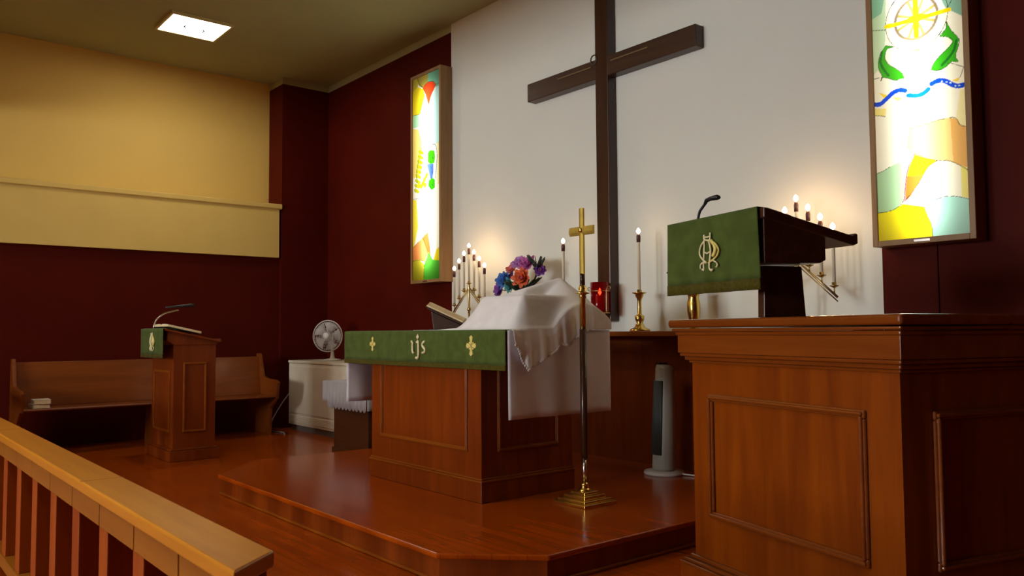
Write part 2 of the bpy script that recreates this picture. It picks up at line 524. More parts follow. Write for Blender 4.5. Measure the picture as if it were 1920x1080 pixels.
def light_box(x0, x1, z0, z1, paint, label, margin, name='stained_glass_light_box'):
    W, H = x1 - x0, z1 - z0
    t = thing(name, label, 'stained glass', (x0, BW, z0))
    f = 0.033
    D = 0.15
    bm = B()
    for a in ((0, f, 0, H), (W - f, W, 0, H), (f, W - f, 0, f), (f, W - f, H - f, H)):
        box(bm, a[0], a[1], -D, -0.002, a[2], a[3])
    fr = obj('frame', bm, M['frame'], t, bevel=0.003)
    obj('back_board', box(B(), f, W - f, -0.012, -0.002, f, H - f), M['white_pl'], t)
    nx, nz = 150, 560
    gx = np.linspace(f - 0.002, W - f + 0.002, nx); gz = np.linspace(f - 0.002, H - f + 0.002, nz)
    PX, PZ_ = np.meshgrid(gx, gz)
    colr = paint(PX, PZ_, W, H) ** 1.7
    verts = np.stack([PX, np.full_like(PX, -D + 0.012), PZ_], -1).reshape(-1, 3)
    idx = np.arange(nx * nz).reshape(nz, nx)
    faces = np.stack([idx[:-1, :-1], idx[:-1, 1:], idx[1:, 1:], idx[1:, :-1]], -1).reshape(-1, 4)
    me = bpy.data.meshes.new('pane')
    me.from_pydata(verts.tolist(), [], faces.tolist())
    ca = me.color_attributes.new('glass', 'FLOAT_COLOR', 'POINT')
    ca.data.foreach_set('color', np.concatenate([colr.reshape(-1, 3), np.ones((nx * nz, 1))], 1).astype(np.float32).ravel())
    me.materials.append(M['glass'])
    g = bpy.data.objects.new('pane', me); COL.objects.link(g); g.parent = t
    obj('name_plate', box(B(), W / 2 - 0.045, W / 2 + 0.045, -D - 0.003, -D + 0.001, 0.010, 0.024), M['chrome'], t, bevel=0.001)
    la = bpy.data.lights.new('fluorescent_tube', 'AREA'); la.shape = 'RECTANGLE'
    la.size = 0.05; la.size_y = H - margin; la.energy = TUBE; la.color = (1.0, 0.97, 0.90)
    lo = bpy.data.objects.new('fluorescent_tube', la); COL.objects.link(lo); lo.parent = t
    lo.location = (W / 2, -0.02, H / 2); lo.rotation_euler = (R(-90), 0, 0)
    return t


def paint_right(X, Z, W, H):
    C = np.zeros(X.shape + (3,)); C[:] = (0.96, 0.95, 0.84)
    def P(col, poly): C[inside(X, Z, poly)] = col
    def L(col, path, r=0.0016): C[near(X, Z, path, r)] = col
    lead = (0.10, 0.13, 0.08)
    P((0.72, 0.86, 0.66), [(0, 1.0), (0.10, 1.08), (0.12, 1.5), (0.10, H), (0, H)])
    P((0.45, 0.70, 0.55), [(0, 1.35), (0.09, 1.38), (0.14, 1.60), (0.2, H), (0, H)])
    P((0.45, 0.66, 0.56), [(0.38, 1.48), (0.45, 1.30), (W, 1.20), (W, H), (0.34, H)])
    P((0.80, 0.76, 0.82), [(0.16, 1.44), (0.2, 1.5), (0.36, 1.5), (0.42, 1.42), (0.42, 1.2), (0.3, 1.12), (0.16, 1.18)])
    P((0.9, 0.80, 0.28), [(0.0, 1.72), (0.22, 1.66), (0.34, 1.75), (0.2, 2.0), (0.0, 1.95)])
    P((0.9, 0.42, 0.16), [(0.22, 2.02), (0.36, 1.78), (0.56, 1.86), (0.56, 2.05), (0.4, 2.2)])
    P((0.30, 0.60, 0.80), [(0, 2.0), (0.2, 2.03), (0.26, 2.24), (0, 2.24)])
    P((0.98, 0.92, 0.03), [(0.031, 0.202), (0.091, 0.202), (0.141, 0.216), (0.18, 0.235), (0.297, 0.206), (0.314, 0.152), (0.335, 0.093), (0.339, 0.0), (0.0, 0.0), (0, .202)])
    P((0.60, 0.88, 0.80), [(0.297, 0.206), (0.367, 0.24), (0.43, 0.246), (0.49, 0.235), (0.58, 0.208), (0.58, 0.0), (0.339, 0.0), (0.335, 0.093), (0.314, 0.152)])
    P((0.62, 0.82, 0.60), [(0.0, 0.425), (0.069, 0.443), (0.109, 0.461), (0.169, 0.481), (0.2, 0.398), (0.192, 0.302), (0.181, 0.25), (0.141, 0.216), (0.091, 0.202), (0.0, 0.202)])
    P((0.90, 0.68, 0.05), [(0.251, 0.511), (0.311, 0.481), (0.379, 0.455), (0.327, 0.426), (0.269, 0.339), (0.219, 0.269), (0.19, 0.249), (0.198, 0.349), (0.215, 0.434)])
    P((0.90, 0.36, 0.10), [(0.206, 0.39), (0.299, 0.388), (0.269, 0.339), (0.219, 0.269), (0.19, 0.249), (0.198, 0.349)])
    P((0.92, 0.76, 0.42), [(0.232, 0.665), (0.317, 0.672), (0.382, 0.682), (0.436, 0.683), (0.484, 0.671), (0.508, 0.628), (0.58, 0.602), (0.58, 0.35), (0.496, 0.408), (0.436, 0.444), (0.379, 0.455), (0.311, 0.481), (0.251, 0.511), (0.214, 0.551), (0.217, 0.619)])
    P((0.88, 0.62, 0.28), [(0.453, 0.679), (0.484, 0.671), (0.508, 0.628), (0.58, 0.602), (0.58, 0.35), (0.496, 0.408), (0.462, 0.432)])
    P((0.95, 0.90, 0.40), [(0.50, 0.408), (0.58, 0.368), (0.58, 0.208), (0.50, 0.235)])
    P((0.95, 0.91, 0.62), [(0.484, 0.671), (0.508, 0.628), (0.58, 0.602), (0.58, 0.822), (0.511, 0.823)])
    P((0.95, 0.88, 0.45), [(0.0, 0.826), (0.101, 0.81), (0.094, 0.762), (0.06, 0.774), (0.0, 0.785)])
    P((0.95, 0.80, 0.12), [(0.059, 0.912), (0.113, 0.885), (0.091, 0.87)])
    P((0.95, 0.75, 0.15), [(0.469, 0.885), (0.513, 0.893), (0.499, 0.873)])
    P((0.95, 0.88, 0.35), [(0.137, 0.868), (0.2, 0.852), (0.171, 0.836)])
    L((0.95, 0.45, 0.55), [(0.251, 0.511), (0.215, 0.434), (0.198, 0.349), (0.19, 0.249)], 0.004)
    # fish
    g = (0.14, 0.60, 0.07); g2 = (0.06, 0.36, 0.08)
    f1 = [(0.111, 1.181), (0.156, 1.161), (0.121, 1.16), (0.107, 1.143), (0.104, 1.101), (0.125, 1.064), (0.166, 1.029), (0.202, 0.992), (0.212, 0.962), (0.164, 0.961), (0.116, 0.985), (0.088, 0.996), (0.073, 0.978), (0.081, 1.008), (0.065, 1.048), (0.063, 1.098), (0.078, 1.144)]
    f2 = [(0.361, 0.972), (0.379, 1.008), (0.412, 1.04), (0.451, 1.069), (0.483, 1.1), (0.453, 1.136), (0.416, 1.15), (0.448, 1.184), (0.45, 1.224), (0.473, 1.17), (0.514, 1.105), (0.507, 1.061), (0.493, 1.018), (0.504, 0.982), (0.473, 0.99), (0.435, 0.967), (0.396, 0.96)]
    P(g, f1); P(g, f2)
    L(g2, [(0.085, 1.15), (0.075, 1.09), (0.095, 1.04), (0.12, 1.0)], 0.007)
    L(g2, [(0.50, 1.10), (0.485, 1.05), (0.45, 1.01), (0.42, 0.985)], 0.007)
    L(lead, f1 + f1[:1]); L(lead, f2 + f2[:1])
    # wheel and staff
    y = (0.92, 0.78, 0.05)
    cx, cz = 0.287, 1.292
    L((0.95, 0.90, 0.42), [(0.288, 1.20), (0.288, 0.922)], 0.013)
    for a in range(0, 180, 45):
        dx, dz = 0.115 * cos(R(a + 22)), 0.115 * sin(R(a + 22))
        L((0.55, 0.50, 0.22), [(cx - dx, cz - dz), (cx + dx, cz + dz)], 0.008)
    ring = [(cx + 0.118 * cos(R(a)), cz + 0.118 * sin(R(a))) for a in range(0, 361, 15)]
    L((0.42, 0.36, 0.24), ring, 0.007)
    L(lead, [(cx + 0.175 * cos(R(a)), cz + 0.185 * sin(R(a))) for a in range(0, 361, 15)])
    L(y, [(0.115, 1.292), (0.468, 1.285)], 0.012)
    L(y, [(0.287, 1.49), (0.287, 1.19)], 0.014)
    L(y, [(cx - 0.02, cz), (cx + 0.02, cz)], 0.022)
    # water
    bl = (0.01, 0.20, 0.82)
    L(bl, [(0.02, 0.85), (0.062, 0.842), (0.097, 0.861), (0.143, 0.892), (0.182, 0.899), (0.213, 0.889)], 0.013)
    L((0.02, 0.32, 0.75), [(0.231, 0.857), (0.276, 0.845), (0.314, 0.849), (0.342, 0.866)], 0.013)
    L(bl, [(0.361, 0.893), (0.398, 0.902), (0.434, 0.891), (0.477, 0.858), (0.511, 0.846), (0.556, 0.853)], 0.013)
    for a, b in ((0.415, 0.894), (0.44, 0.885), (0.46, 0.876), (0.485, 0.853), (0.505, 0.85)):
        L((0.7, 0.85, 0.95), [(a, b), (a + 0.004, b - 0.003)], 0.004)
    # leads
    for pth in ([(0.0, 0.202), (0.091, 0.202), (0.141, 0.216), (0.181, 0.25), (0.192, 0.302), (0.198, 0.349), (0.215, 0.434), (0.251, 0.511), (0.311, 0.481), (0.379, 0.455), (0.436, 0.444), (0.496, 0.408), (0.58, 0.34)],
                [(0.297, 0.206), (0.314, 0.152), (0.335, 0.093), (0.339, 0.0)],
                [(0.297, 0.206), (0.367, 0.24), (0.43, 0.246), (0.49, 0.235), (0.58, 0.20)],
                [(0.0, 0.425), (0.069, 0.443), (0.109, 0.461)],
                [(0.232, 0.665), (0.317, 0.672), (0.436, 0.683), (0.484, 0.671), (0.508, 0.628), (0.58, 0.60)],
                [(0.19, 0.249), (0.269, 0.339), (0.327, 0.426), (0.379, 0.455)],
                [(0.0, 0.785), (0.06, 0.774), (0.094, 0.762)],
                [(0.0, 0.99), (0.04, 1.0), (0.088, 0.996)], [(0.58, 0.93), (0.533, 0.945), (0.485, 0.974), (0.448, 0.99)],
                [(0.533, 0.945), (0.513, 0.893)], [(0.0, 1.30), (0.113, 1.275)], [(0.58, 1.40), (0.52, 1.38), (0.46, 1.30)],
                [(0.0, 1.72), (0.22, 1.66), (0.34, 1.75), (0.56, 1.86)], [(0.22, 2.02), (0.36, 1.78)], [(0, 2.0), (0.2, 2.03), (0.26, 2.26)]):
        L(lead, pth)
    return C


def paint_left(X, Z, W, H):
    C = np.zeros(X.shape + (3,)); C[:] = (0.95, 0.97, 0.90)
    def P(col, poly): C[inside(X, Z, poly)] = col
    def L(col, path, r=0.0022): C[near(X, Z, path, r)] = col
    lead = (0.12, 0.16, 0.04)
    P((0.62, 0.56, 0.20), [(0.0, H), (0.318, H), (0.318, 2.085), (0.235, 2.06), (0.162, 2.10), (0.109, 2.16), (0, 2.2)])
    P((0.78, 0.72, 0.20), [(0.0, H), (0.08, H), (0.14, 2.14), (0.1, 2.05), (0, 2.05)])
    P((0.40, 0.72, 0.58), [(0.318, H), (0.6, H), (0.6, 2.02), (0.469, 2.021), (0.389, 2.07), (0.318, 2.085)])
    P((0.94, 0.84, 0.10), [(0.12, 2.10), (0.235, 2.055), (0.262, 1.976), (0.17, 1.80), (0.0, 1.81), (0.0, 2.06)])
    P((0.62, 0.90, 0.68), [(0.0, 1.81), (0.14, 1.80), (0.16, 1.668), (0.0, 1.674)])
    P((0.95, 0.86, 0.40), [(0.0, 1.674), (0.14, 1.64), (0.20, 1.50), (0.20, 1.2), (0.16, 1.13), (0.0, 1.13)])
    P((0.72, 0.94, 0.93), [(0.42, 1.95), (0.469, 2.021), (0.6, 2.02), (0.6, 1.44), (0.447, 1.423), (0.44, 1.6)])
    P((0.95, 0.90, 0.50), [(0.5, 1.44), (0.6, 1.44), (0.6, 1.0), (0.5, 1.0)])
    P((0.92, 0.20, 0.08), [(0.225, 2.06), (0.26, 2.09), (0.338, 2.105), (0.42, 2.09), (0.469, 2.045), (0.379, 1.95), (0.335, 1.86), (0.277, 1.985)])
    # wheat and grapes
    for k in range(9):
        z = 1.40 - 0.05 * k; x = 0.19 - 0.011 * k
        L((0.70, 0.74, 0.06), [(x - 0.03, z), (x + 0.035, z - 0.03)], 0.017)
        L(lead, [(x - 0.045, z + 0.01), (x - 0.02, z - 0.035)])
    L((0.45, 0.55, 0.05), [(0.203, 1.432), (0.14, 1.30), (0.098, 1.159), (0.14, 1.036)], 0.006)
    for (a, b) in ((0.14, 1.036), (0.19, 1.02), (0.22, 1.045), (0.26, 1.02), (0.29, 1.12), (0.25, 1.08)):
        L((0.90, 0.85, 0.06), [(a, b), (a + 0.01, b + 0.01)], 0.024)
    P((0.16, 0.62, 0.05), [(0.316, 1.355), (0.36, 1.38), (0.437, 1.36), (0.45, 1.29), (0.437, 1.235), (0.366, 1.222), (0.316, 1.265)])
    P((0.20, 0.32, 0.72), [(0.295, 1.245), (0.35, 1.235), (0.42, 1.228), (0.42, 1.14), (0.40, 1.06), (0.37, 1.06), (0.34, 1.15)])
    P((0.12, 0.58, 0.03), [(0.336, 1.065), (0.40, 1.085), (0.446, 1.055), (0.446, 0.975), (0.386, 0.955), (0.325, 1.008)])
    for a, b in ((0.35, 1.33), (0.40, 1.30), (0.36, 1.27), (0.37, 1.20), (0.39, 1.15), (0.37, 1.10), (0.39, 1.02), (0.36, 1.0)):
        L((0.06, 0.26, 0.12), [(a, b), (a + 0.015, b - 0.02)], 0.004)
    L(lead, [(0.36, 1.40), (0.41, 1.43), (0.47, 1.40), (0.485, 1.273), (0.46, 1.07)], 0.003)
    P((0.80, 0.92, 0.55), [(0.27, 0.905), (0.33, 0.94), (0.38, 0.89), (0.33, 0.86)])
    P((0.94, 0.88, 0.20), [(0.0, 0.901), (0.10, 0.89), (0.13, 0.599), (0.05, 0.385), (0.0, 0.388)])
    P((0.88, 0.50, 0.24), [(0.0, 0.37), (0.10, 0.42), (0.212, 0.475), (0.30, 0.352), (0.315, 0.306), (0.263, 0.22), (0.159, 0.244), (0.0, 0.241)])
    P((0.90, 0.30, 0.12), [(0.212, 0.475), (0.314, 0.53), (0.354, 0.38), (0.368, 0.269), (0.314, 0.30)])
    P((0.74, 0.72, 0.14), [(0.0, 0.245), (0.139, 0.255), (0.245, 0.198), (0.231, 0.0), (0.0, 0.0)])
    P((0.28, 0.74, 0.18), [(0.25, 0.197), (0.30, 0.27), (0.33, 0.32), (0.404, 0.233), (0.6, 0.208), (0.6, 0.0), (0.231, 0.0)])
    P((0.94, 0.84, 0.10), [(0.42, 0.23), (0.47, 0.33), (0.6, 0.40), (0.6, 0.205)])
    for pth in ([(0.12, 2.25), (0.14, 2.15), (0.235, 2.06), (0.28, 1.98), (0.335, 1.86)], [(0.225, 2.06), (0.26, 2.09), (0.338, 2.105), (0.42, 2.09), (0.469, 2.045)],
                [(0.469, 2.045), (0.6, 2.06)], [(0.469, 2.045), (0.379, 1.95), (0.335, 1.86)], [(0.0, 1.81), (0.17, 1.80)],
                [(0.0, 0.905), (0.15, 0.90)], [(0.0, 0.37), (0.10, 0.42), (0.212, 0.475), (0.30, 0.352), (0.315, 0.306), (0.263, 0.22), (0.159, 0.244), (0.0, 0.241)],
                [(0.25, 0.21), (0.24, 0.1), (0.231, 0.0)], [(0.315, 0.306), (0.368, 0.269)]):
        L(lead, pth)
    return C


light_box(-2.356, -1.786, 1.636, 3.90, paint_right, 'tall glowing stained glass box with green fish and blue waves, above the pulpit', 0.16)
light_box(-7.400, -6.830, 1.670, 3.90, paint_left, 'tall glowing stained glass box with wheat and grapes on the far red wall', 0.42)

# ------------------------------------------------------------------ big wooden cross
cr = thing('wall_cross', 'huge dark brown wooden cross hung on the white wall behind the altar', 'cross', (-4.60, BW, 1.235))
obj('upright', box(B(), -0.07, 0.07, -0.10, -0.002, 0, 2.95), M['dark_wood'], cr, bevel=0.006)
obj('crossbar', box(B(), -0.93, 0.95, -0.098, -0.004, 1.985, 2.15), M['dark_wood_x'], cr, bevel=0.008)
for a, b in ((-0.52, -0.11), (0.11, 0.50)):
    obj('highlight_strip', box(B(), a, b, -0.106, -0.097, 2.090, 2.101), M['bar_glint'], cr, bevel=0.002)  # lighter brown strips stand in for thin highlights along the bar
bm = B()
tube(bm, [(0.034 * cos(R(a)) - 0.080, -0.104, 2.150 + 0.038 * sin(R(a))) for a in range(0, 360, 15)], 0.0055, 8, True)
tc_ = obj('wire_ring', bm, M['thorn'], None, smooth=True)
tc_.location = (-4.60, BW, 1.235)
tag(tc_, 'small dark wire ring hanging where the arms of the wall cross meet', 'ring')

# ------------------------------------------------------------------ altar
al = thing('altar', 'broad orange-brown wooden altar table on the raised platform', 'altar', (-4.55, 2.975, PZ))
AH = 1.155 - PZ
obj('body', box(B(), -0.642, 0.645, 0.0, 0.74, 0.0, AH - 0.05), M['altar'], al)
bm = B(); box(bm, -0.652, 0.657, -0.010, 0.75, 0.001, 0.118)
obj('base_board', bm, M['altar'], al, bevel=0.002)
bm = B(); box(bm, -0.658, 0.663, -0.016, 0.756, 0.118, 0.132); box(bm, -0.652, 0.656, -0.008, 0.748, 0.132, 0.144)
obj('base_moulding', bm, M['shelf'], al, bevel=0.004)
obj('front_panel_moulding', moulding(B(), -0.515, 0.512, 0.290, 0.84, 0.0, 0.026), M['shelf'], al, bevel=0.003)
bm = B(); moulding(bm, 0.12, 0.62, 0.290, 0.84, 0.645, 0.026, axis='x', out=1)
obj('side_panel_moulding', bm, M['shelf'], al, bevel=0.003)
obj('table_top', box(B(), -0.94, 0.925, -0.028, 0.785, AH - 0.05, AH), M['altar'], al, bevel=0.004)

# white linen over the altar, hanging at both ends
def hang_cloth(xc, sgn, zt, zb, y0, y1, n=40, amp=0.006, seed=0):
    rows = []
    for i in range(14):
        t = i / 13
        z = zt + (zb - zt) * t
        rows.append([(xc + sgn * (0.004 + amp * t * (sin(6.0 * j / n * pi + seed) + 0.5 * sin(15 * j / n + 1.3 * seed))),
                      y0 + (y1 - y0) * j / n, z) for j in range(n + 1)])
    return rows
ln = thing('altar_cloth', 'white linen cloth covering the altar top and hanging down at its ends', 'altar cloth', (0, 0, 0))
xl, xr, yf, yb, zt = -5.498, -3.612, 2.940, 3.770, 1.162
bm = B()
box(bm, xl, xr, yf, yb, 1.1555, zt)
obj('top_panel', bm, M['linen'], ln, bevel=0.002)
g = [[(xr - 0.001, yf + (yb - yf) * j / 40, zt - 0.002) for j in range(41)]] + hang_cloth(xr, 1, zt - 0.004, 0.655, yf, yb, seed=0.4)
obj('end_drop', sheet(B(), g), M['linen'], ln, smooth=True, solid=0.003)
g = [[(xl + 0.001, yf + (yb - yf) * j / 40, zt - 0.002) for j in range(41)]] + hang_cloth(xl, -1, zt - 0.004, 0.645, yf, yb, seed=2.1)
obj('end_drop', sheet(B(), g), M['linen'], ln, smooth=True, solid=0.003)

# green frontal
fr = thing('altar_frontal', 'green frontal with gold crosses and letters hanging along the altar front', 'altar cloth', (-4.555, 2.928, 0.932))
def drape(x0, x1, z0, z1, amp=0.004, f=9.0, y=0.0, n=120, m_=8, ph=0.0):
    return [[(x0 + (x1 - x0) * i / n, y + amp * (1 - j / m_) * (sin(f * i / n * 2 * pi / 2 + ph) + 0.6 * sin(f * 2.7 * i / n + 1 + ph)) - 0.002, z0 + (z1 - z0) * j / m_)
             for j in range(m_ + 1)] for i in range(n + 1)]
obj('cloth', sheet(B(), drape(-0.962, 0.943, 0.030, 0.231)), M['green'], fr, smooth=True, solid=0.003)
obj('fringe', sheet(B(), drape(-0.962, 0.943, 0.0, 0.030, y=-0.001)), M['olive'], fr, smooth=True, solid=0.003, label='olive fringe')
obj('top_fold', sheet(B(), [[(-0.962 + 1.905 * i / 30, -0.002 + 0.05 * j, 0.231 + 0.0035 * (j > 0)) for j in range(3)] for i in range(31)]), M['green'], fr, smooth=True, solid=0.003)


def patee(bm, cx, cz, r, y):
    for k in range(4):
        a = k * pi / 2
        pts = [(0.10 * r, 0.08 * r), (0.92 * r, 0.30 * r), (1.0 * r, 0.16 * r), (1.12 * r, 0), (1.0 * r, -0.16 * r), (0.92 * r, -0.30 * r), (0.10 * r, -0.08 * r)]
        q = [(cx + p_[0] * cos(a) * (0.8 if k % 2 == 0 else 1) - p_[1] * sin(a), cz + p_[0] * sin(a) + p_[1] * cos(a)) for p_ in pts]
        prism(bm, q, 'y', y - 0.004, y)
    for k in range(4):
        a = k * pi / 2 + pi / 4
        prism(bm, [(cx + 0.42 * r * cos(a) + 0.13 * r * cos(t * pi / 3), cz + 0.42 * r * sin(a) + 0.13 * r * sin(t * pi / 3)) for t in range(6)], 'y', y - 0.003, y)
    return bm


def stroke(bm, pts, wd, y, k=6):
    """flat embroidered ribbon following a path in the x-z plane"""
    P = smooth_path([(a, 0, b) for a, b in pts], k) if len(pts) > 2 else [Vector((a, 0, b)) for a, b in pts]
    tube(bm, [(p_.x, y, p_.z) for p_ in P], wd, 8, flat=1.0)
    return bm
bm = B(); patee(bm, -0.536, 0.143, 0.046, -0.006)
obj('cross_emblem', bm, M['gold'], fr)
bm = B(); patee(bm, 0.627, 0.140, 0.056, -0.006)
obj('cross_emblem', bm, M['gold'], fr)
bm = B()
yb_ = -0.008
prism(bm, [(0.045, 0.212), (0.062, 0.192), (0.045, 0.172), (0.028, 0.192)], 'y', yb_ - 0.003, yb_ + 0.002)
stroke(bm, [(-0.03, 0.165), (-0.018, 0.156)], 0.008, yb_)
stroke(bm, [(-0.014, 0.160), (-0.016, 0.135), (-0.014, 0.095), (0.0, 0.087)], 0.008, yb_)
stroke(bm, [(0.034, 0.158), (0.052, 0.160), (0.054, 0.11), (0.054, 0.072), (0.042, 0.054), (0.024, 0.058)], 0.008, yb_)
stroke(bm, [(0.130, 0.164), (0.108, 0.156), (0.100, 0.140), (0.112, 0.126), (0.128, 0.114), (0.126, 0.096), (0.100, 0.090)], 0.008, yb_)
obj('letters_ijs', bm, M['gold_pale'], fr, smooth=True, label='pale gold letters reading ijs')

# communion veil draped over the vessels, lace corner hanging over the altar end
def veil():
    nx, ny = 120, 96
    xs_ = np.linspace(-4.62, -3.596, nx); ys_ = np.linspace(2.955, 3.765, ny)
    Xg, Yg = np.meshgrid(xs_, ys_, indexing='ij')
    def ramp(v, a, b): return np.clip((v - a) / (b - a), 0, 1)
    tr = ramp(Xg, -4.25, -4.05) * ramp(Yg, 2.985, 3.10) * (1 - ramp(Yg, 3.52, 3.76)) * (1 - ramp(Xg, -3.655, -3.60)) * 0.205
    d = np.hypot((Xg + 3.80), (Yg - 3.53))
    ch = 0.325 * np.clip(1 - d / 0.33, 0, 1) ** 0.75
    # tent pulled from the vessel to the tray
    d2 = np.hypot((Xg + 3.80), (Yg - 3.53))
    tent = np.clip(0.328 - 0.30 * d2, 0, 1) * ramp(Xg, -4.34, -4.06) * ramp(Yg, 2.99, 3.24) * (1 - ramp(Yg, 3.60, 3.76))
    h = np.maximum(np.maximum(tr, ch), tent * (Xg < -3.8))
    h = np.maximum(h, 0.028 * np.clip(1 - np.hypot((Xg + 4.3) / 0.34, (Yg - 3.3) / 0.3), 0, 1))
    for _ in range(5):
        hp = np.pad(h, 1, mode='edge')
        h = (hp[:-2, 1:-1] + hp[2:, 1:-1] + hp[1:-1, :-2] + hp[1:-1, 2:] + 2 * h) / 6
    h += 0.0035 * np.sin(Xg * 34 + Yg * 18) * np.clip(h / 0.1, 0, 1) * (1 - ramp(h, 0.17, 0.2))
    Z = 1.168 + h
    bm = B()
    grid = [[(float(Xg[i, j]), float(Yg[i, j]), float(Z[i, j])) for j in range(ny)] for i in range(nx)]
    # hanging corner: hem height along y
    hy = [2.955, 2.975, 3.055, 3.12, 3.18, 3.26, 3.32, 3.38, 3.45, 3.52, 3.58]
    hz = [1.12, 1.08, 0.935, 0.96, 1.00, 1.03, 1.085, 1.07, 1.12, 1.14, 1.168]
    for k in range(1, 21):
        t = k / 20
        row = []
        for j in range(ny):
            y = float(ys_[j]); z0 = float(Z[-1, j])
            hem = float(np.interp(y, hy, hz)) if y < 3.58 else 1.164
            hem += 0.006 * sin(y * 260) * (y < 3.58)
            pl = sin(y * 62) * 0.6 + sin(y * 107 + 1) * 0.4
            row.append((-3.596 + 0.010 + 0.011 * t * pl * (y < 3.6) + 0.012 * min(1, t * 3) * (y < 3.6), y, z0 + (hem - z0) * t))
        grid.append(row)
    sheet(bm, grid)
    return bm
ve = thing('communion_veil', 'white veil draped in a peaked mound over the vessels on the altar', 'veil')
vo = obj('veil', veil(), M['linen2'], ve, smooth=True, solid=0.002)
bm = B()
hy = [2.975, 3.055, 3.12, 3.18, 3.26, 3.32, 3.38, 3.45, 3.52]
hz = [1.08, 0.935, 0.96, 1.00, 1.03, 1.085, 1.07, 1.12, 1.14]
for k in range(74):
    y = 2.965 + k * 0.0075
    z = float(np.interp(y, hy, hz))
    pl = sin(y * 62) * 0.6 + sin(y * 107 + 1) * 0.4
    ball(bm, (-3.570 + 0.011 * pl, y, z - 0.003), 0.0085, 0.5, 1, 1, 8, 6)
obj('lace_edge', bm, M['lace'], ve, smooth=True, label='scalloped lace edge')

# missal on a stand
ms = thing('book_stand', 'dark reading stand holding up the open book on the altar', 'book stand', (-4.80, 3.36, 1.162), R(-40))
bm = B()
box(bm, -0.12, 0.12, -0.12, 0.11, 0.0, 0.012)
obj('base', bm, M['cover'], ms, bevel=0.003)
bm = B()
prism(bm, [(-0.13, 0.155), (-0.13, 0.166), (0.15, 0.036), (0.15, 0.025)], 'x', -0.15, 0.15)
box(bm, -0.15, 0.15, 0.145, 0.155, 0.02, 0.055)
obj('ledge', bm, M['cover'], ms, bevel=0.002)
for sx in (-0.08, 0.08):
    obj('strut', tube(B(), [(sx, -0.03, 0.01), (sx, -0.07, 0.13)], 0.009), M['old_brass'], ms, smooth=True)
obj('easel_block', prism(B(), [(-0.09, 0.012), (-0.105, 0.140), (0.10, 0.044), (0.10, 0.012)], 'x', -0.115, 0.115), M['cover'], ms, bevel=0.004)
bk_ = thing('open_book', 'thick open book with cream page edges tilted on the altar stand', 'book', (-4.80, 3.36, 1.162), R(-40))
def page_block(sx):
    rows = []
    for i in range(13):
        u = i / 12
        x = sx * (0.004 + 0.175 * u)
        hgt = 0.010 + 0.026 * sin(pi * min(1, u * 1.15 + 0.12)) ** 0.7 if u < 0.98 else 0.010
        rows.append((x, hgt))
    bm = B()
    sec = [(sx * 0.004, 0.0)] + rows + [(sx * 0.182, 0.0)]
    prism(bm, sec, 'y', -0.145, 0.13)
    return bm
for sx in (-1, 1):
    o = obj('page_block', page_block(sx), M['paper'], bk_)
    o.rotation_euler = (R(-24.9), 0, 0); o.location = (0, 0.0, 0.112)
bm = B(); box(bm, -0.19, 0.19, -0.15, 0.135, -0.004, 0.0)
o = obj('cover', bm, M['cover'], bk_); o.rotation_euler = (R(-24.9), 0, 0); o.location = (0, 0.0, 0.111)

# ------------------------------------------------------------------ candles
def candle(x, y, z, h, label, group, r=0.0105, on=True):
    t = thing('candle', label, 'candle', (x, y, z), 0, group)
    obj('wax_stick', lathe(B(), [(r, 0), (r, h - 0.045), (r * .9, h - 0.04)], n=16), M['wax'], t, smooth=True)
    obj('follower', lathe(B(), [(r * 1.25, h - 0.065), (r * 1.35, h - 0.02), (r * 0.9, h - 0.006), (0.004, h - 0.002)], n=16), M['follower'], t, smooth=True, label='dark cap')
    obj('flame', lathe(B(), [(0.002, h), (0.013, h + 0.008), (0.0155, h + 0.019), (0.012, h + 0.031), (0.001, h + 0.044)], n=14), M['flame'], t, smooth=True)
    la = bpy.data.lights.new('flame_light', 'POINT'); la.energy = 0.26; la.color = (1.0, 0.44, 0.14); la.shadow_soft_size = 0.012
    lo = bpy.data.objects.new('flame_light', la); COL.objects.link(lo); lo.parent = t; lo.location = (0, -0.0, h + 0.075)
    return t


